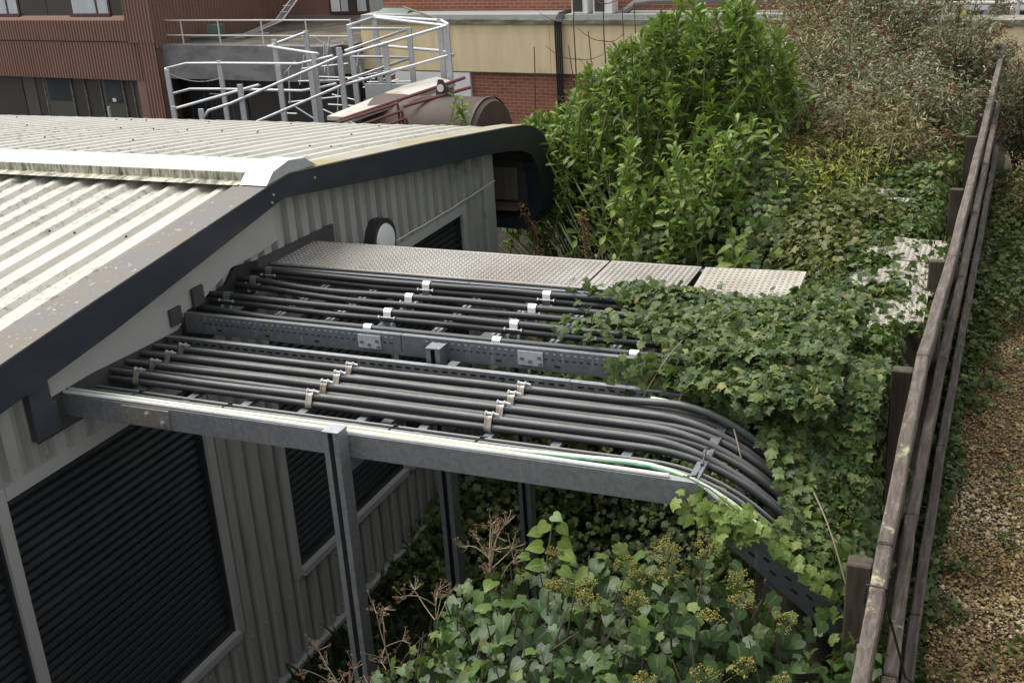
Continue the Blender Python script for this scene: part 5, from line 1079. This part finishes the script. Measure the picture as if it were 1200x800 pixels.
rb = thing('rear_block', 'smooth brown rear block with a cluttered window above the flat roof', 'building', R_.p(3, 2, 0)); R_.part('wall', 'brown_smooth', rb, -1, 6.2, .1, 3, .9, 5); R_.part('plinth', 'pipe_grey', rb, -.5, 6.2, .02, .099, 1.0, 1.40)
wn = R_.part('window', 'brown_frame', rb, 2.72, 4.0, .0, .098, 1.42, 2.6)
for a, b, mt in ((2.80, 3.08, 'white_paint'), (3.12, 3.34, 'curtain'), (3.38, 3.60, 'panel_dark'), (3.64, 3.92, 'curtain')): R_.part('pane', mt, wn, a, b, -.012, -.002, 1.5, 2.6)
R_.part('door_post', 'lead_grey', rb, 4.02, 4.6, -.01, .098, 1.3, 3)
mb = MB(); cl = thing('wall_ladder', 'grey cable rack climbing the brown wall above the railing', 'cable rack', A.p(2.1, 2, 1.3))
for off in (0, .22): mb.tube([A.p(1.9 + off, 1.1, 1.28), A.p(2.0 + off, 2.6, 1.5), A.p(2.15 + off, 3.2, 2.0), A.p(2.35 + off, 3.3, 2.8)], .02, 6)
mb.build('rails', 'galv_rail', cl); mb = MB()
for j in range(5): mb.tube([A.p(1.95 + .045 * j, 1.0, 1.29), A.p(2.02 + .045 * j, 2.6, 1.51), A.p(2.16 + .045 * j, 3.22, 2.0), A.p(2.36 + .045 * j, 3.32, 2.8)], .012, 5)
mb.build('cables', 'pipe_grey', cl); mb = MB()
for j in range(9): a = np.array(A.p(2.03, 2.7, 1.55)) * (1 - j / 8) + np.array(A.p(2.35, 3.3, 2.75)) * j / 8; mb.cyl(a, a + np.array([.22, 0, 0]), .012, 5)
mb.build('rungs', 'galv_rail', cl)
for x_, lab in ((.9, 'grey pipe lying across the flat annexe roof'),):
    MBt = MB().tube([A.p(-.1, .8, 1.30), A.p(1.6, 1.2, 1.33), A.p(2.6, 1.6, 1.33)], .03, 6).build('roof_pipe', 'pipe_grey'); tag(MBt, lab, 'pipe')
tag(A.part('roof_crate', 'green_box', None, 1.1, 1.45, 1.0, 1.3, 1.256, 1.6), 'small dark green crate on the flat annexe roof', 'crate')
# handrails, deck, red pipes and tank behind the far roof edge
hr = thing('handrail_platform', 'grey galvanised stair and platform handrails behind the roof', 'handrail', (-8.5, 20.5, 0))
def T(u, v, z): return (u, v, z)
def flat_post(x, y, z0, z1): MB().box(x - .055, x + .055, y - .02, y + .02, z0, z1).build('post', 'galv_rail', hr)
def rail(pts): MB().tube(pts, .030, 8).build('rail', 'galv_rail', hr, True)
for x_, y_, z0, z1 in ((-12.95, 20.5, -.4, 1.22), (-12.1, 21.2, -.4, 1.30), (-12.2, 19.6, -.4, .62), (-10.9, 21.6, -.4, 1.68), (-10.35, 22.0, -.4, 1.80), (-10.4, 19.5, -.4, 1.10), (-10.2, 20.6, -.4, 1.30), (-11.2, 19.2, -.3, .66), (-9.30, 20.4, -.4, 1.30), (-9.25, 20.5, .0, 1.56), (-8.66, 21.0, .2, 2.03), (-8.3, 21.4, .3, 2.10), (-8.47, 20.2, .2, 1.70), (-7.55, 20.4, .4, 1.78), (-7.27, 20.9, .6, 1.98), (-6.64, 21.0, .8, 2.12), (-6.30, 20.6, .8, 2.06)): flat_post(x_, y_, z0, z1)
for dz in (0, -.55):
    rail([(-12.95, 20.5, 1.18 + dz), (-13.15, 20.7, 1.20 + dz), (-12.9, 21.1, 1.25 + dz), (-12.1, 21.2, 1.24 + dz), (-9.9, 20.9, 1.28 + dz), (-9.2, 20.5, 1.42 + dz), (-8.8, 20.5, 1.5 + dz)])
    rail([(-11.2, 19.2, .0 + dz * .3), (-11.2, 19.2, .45 + dz), (-11.05, 19.25, .62 + dz), (-10.6, 19.4, .74 + dz), (-8.5, 20.2, 1.52 + dz), (-6.30, 20.6, 2.04 + dz)])
    rail([(-8.66, 21.0, 1.98 + dz), (-8.75, 21.05, 2.0 + dz), (-8.3, 21.4, 2.12 + dz), (-6.30, 20.6, 2.04 + dz)]) if dz == 0 else rail([(-8.3, 21.4, 2.12 + dz), (-6.6, 21.0, 2.06 + dz), (-6.2, 20.6, 2.04 + dz)])
    rail([(-8.66, 21.0, 1.96 + dz), (-7.27, 20.9, 1.95 + dz), (-8.4, 20.3, 1.62 + dz)])
rail([(-10.35, 22.0, 1.76), (-10.9, 21.6, 1.58), (-11.0, 21.5, 1.55), (-9.2, 20.6, 1.52)]); rail([(-12.25, 19.6, .55), (-10.3, 20.0, 1.0)]); rail([(-8.3, 21.4, 2.14), (-6.6, 21.0, 2.09), (-6.25, 20.6, 2.06)])
def chain(a, b, sag, lab):
    a, b = np.array(a), np.array(b); mb = MB(); n_ = 22
    for i in range(n_): t = (i + .5) / n_; p_ = a + (b - a) * t - np.array([0, 0, sag * 4 * t * (1 - t)]); d = unit(b - a) * .022; s_ = np.array([0, .008, 0]) if i % 2 else np.array([0, 0, .008]); mb.obox(p_, d, s_, np.cross(unit(d), s_) * .6)
    tag(mb.build('safety_chain', 'galv_bright'), lab, 'chain', 'safety chains between the handrails')
chain((-12.85, 20.4, 1.16), (-11.9, 20.9, .98), .12, 'sagging chain at the left end of the handrails'); chain((-10.2, 22.0, 1.72), (-8.95, 21.2, 1.66), .12, 'sagging chain across the gap in the middle handrails'); chain((-11.7, 20.2, .78), (-10.4, 20.2, .98), .08, 'low chain beside the stair handrail')
dk = thing('tank_deck', 'pale steel walkway deck beside the brown tank', 'deck', (-7.5, 20, .3))
mb = MB(); mb.add([(-8.0, 18.75, .66), (-7.38, 18.7, .67), (-6.01, 20.2, 1.06), (-6.75, 20.9, 1.04), (-7.3, 20.45, .93)], [(0, 1, 2, 3, 4)]); mb.add([(-8.0, 18.75, .59), (-7.38, 18.7, .59), (-6.01, 20.2, .98), (-6.01, 20.2, 1.058), (-7.38, 18.7, .668), (-8.0, 18.75, .658)], [(0, 1, 4, 5), (1, 2, 3, 4)]); mb.build('deck_plate', 'deck_pale', dk)
MB().box(-8.4, -7.0, 20.92, 20.96, .55, .88).build('toe_board', 'galv_rail', dk)
for i, x_ in enumerate((-8.0, -6.9, -6.1)): MB().box(x_ - .04, x_ + .04, 20.2, 20.28, -1, .7).build('deck_leg', 'panel_dark', dk)
mb = MB()
tk = thing('oil_tank', 'big brown cylindrical tank lying behind the roof edge', 'tank', (-6.2, 19.2, 0)); cA, cB = np.array([-7.4, 19.75, .12]), np.array([-5.05, 19.5, .12]); ax = unit(cB - cA)
MB().tube([cA, cB, cB + ax * .10, cB + ax * .17], [.78, .78, .72, .4], 40).build('shell', 'tank_brown', tk, True); MB().tube([cB - ax * .04, cB + ax * .02], .80, 40, False).build('weld_band', 'tank_brown', tk, True)
pl_ = MB(); pl_.prism([(0, 0), (.42, 0), (.16, .34), (.08, .34)], lambda a, b: (-6.15 + a, 19.6, .86 + b), lambda a, b: (-6.15 + a, 19.65, .86 + b)); pl_.build('lifting_lug', 'tank_brown', tk)
MB().tube([(-6.02, 19.595, 1.05), (-6.02, 19.575, 1.05)], .07, 12).build('lug_hole', 'white_paint', tk)
for i, lab in enumerate(('topmost', 'second', 'third', 'fourth', 'lowest')):
    x_ = -6.42 + .075 * i; zt = .95 - .13 * i; tag(MB().tube([(x_ - 1.5 + .12 * i, 18.0, zt - .42), (x_ - .05, 18.55, zt - .02), (x_, 18.62, zt), (x_ + .01, 18.63, zt - .06), (x_ + .01, 18.63, -.6)], .026, 6).build('red_pipe', 'pipe_red', None, True), lab + ' dark red pipe in the bundle beside the tank deck', 'pipe', 'dark red pipes by the tank')
for (a, b), lab in zip((((-7.55, 18.45, .66), (-5.75, 20.1, 1.16)), ((-6.5, 19.0, .82), (-5.6, 20.0, 1.0)), ((-9.6, 21.2, .6), (-8.7, 21.3, 1.0))), ('long dark red guard pipe along the deck edge', 'short dark red pipe below the deck edge', 'faded red pipe in the tangle behind the handrails')):
    tag(MB().tube([a, b], .032, 6).build('red_pipe', 'pipe_red', None, True), lab, 'pipe', 'dark red pipes by the tank')
sc = thing('scaffold_tubes', 'tangle of thin grey tubes behind the handrails', 'tubes', (-10, 22.5, -.5)); mb = MB()
for i in range(34):
    a = np.array([rng.uniform(-12, -8.8), rng.uniform(21.8, 23.3), rng.uniform(-.4, .9)]); d = np.array([rng.uniform(.5, 1.6), rng.normal(0, .3), rng.normal(.1, .28)]) if i % 3 else np.array([rng.normal(0, .12), 0, rng.uniform(.4, .8)]); mb.tube([a, a + d], .018, 5)
mb.build('tubes', 'galv_rail', sc)
# car park beyond the wall
cp = MB(); cp.box(.5, 14, 24.6, 40, .3, 1.25); tag(cp.build('car_park', 'tarmac'), 'tarmac car park deck', kind='structure')
gr = thing('guard_rail', 'pale guard rail at the edge of the car park', 'guard rail', (3, 23.9, 1.2))
for x_ in (.6, 2.4, 3.62, 5.4): MB().tube([(x_, 23.95, 1.1), (x_, 23.95, 1.95)], .04, 8).build('post', 'rail_white', gr)
MB().tube([(.6, 23.95, 1.66), (5.4, 23.95, 1.63)], .035, 8).build('rail', 'rail_white', gr); MB().tube([(.6, 23.95, 1.93), (5.4, 23.95, 1.90)], .035, 8).build('rail', 'rail_white', gr)
def car(x0, x1, y, label):
    t = thing('parked_car', label, 'car', ((x0 + x1) / 2, y + .85, 1.25), 'cars parked behind the guard rail'); L_ = x1 - x0
    side = [(0, .32), (.02, .62), (.08, .78), (.24, .86), (.36, 1.28), (.46, 1.40), (.72, 1.40), (.86, 1.20), (.96, .88), (1, .70), (1, .32)]
    mb = MB(); mb.prism(side, lambda a, b: (x0 + a * L_, y, 1.25 + b), lambda a, b: (x0 + a * L_, y + 1.7, 1.25 + b)); mb.build('body', 'car_white', t, bevel=.03)
    mb = MB(); mb.prism([(.29, .90), (.39, 1.26), (.47, 1.34), (.70, 1.34), (.80, 1.18), (.86, .92)], lambda a, b: (x0 + a * L_, y - .006, 1.25 + b), lambda a, b: (x0 + a * L_, y + .01, 1.25 + b)); mb.build('side_window', 'glass_dark', t)
    mb = MB(); mb.box(x0 + .1, x1 - .1, y + .01, y + 1.6, 1.25 + .2, 1.25 + .33); mb.build('sill', 'tyre', t)
    for a in (.19, .80):
        for yy in (y - .02, y + 1.52):
            wl_ = MB().tube([(x0 + a * L_, yy, 1.56), (x0 + a * L_, yy + .2, 1.56)], .31, 22).build('wheel', 'tyre', t); MB().tube([(x0 + a * L_, yy - .006, 1.56), (x0 + a * L_, yy + .001, 1.56)], .19, 16).build('rim', 'galv_rail', wl_)
    MB().box(x0 - .02, x0 + .03, y + .15, y + .45, 1.25 + .66, 1.25 + .78).build('headlight', 'white_plastic', t); MB().box(x0 - .02, x0 + .03, y + 1.25, y + 1.55, 1.25 + .66, 1.25 + .78).build('headlight', 'white_plastic', t)
car(-.6, 3.05, 25.6, 'white parked car at the left of the guard rail'); car(3.45, 7.4, 25.5, 'white parked car at the right behind the guard rail')
mb = MB(); mb.tube([(2.62, 25.3, 1.25), (2.62, 25.3, 1.45), (2.62, 25.3, 1.62)], [.13, .11, .05], 12); tag(mb.build('yellow_marker', 'yellow_plastic', None, True), 'small yellow marker by the white parked car', 'marker')
# backdrop so the yard goes on: a terrace wall behind the car park
mb = MB(); mb.box(-2, 26, 34, 36, .5, 6); tag(mb.build('terrace_wall', 'brick'), 'brick wall far behind the car park', 'wall')
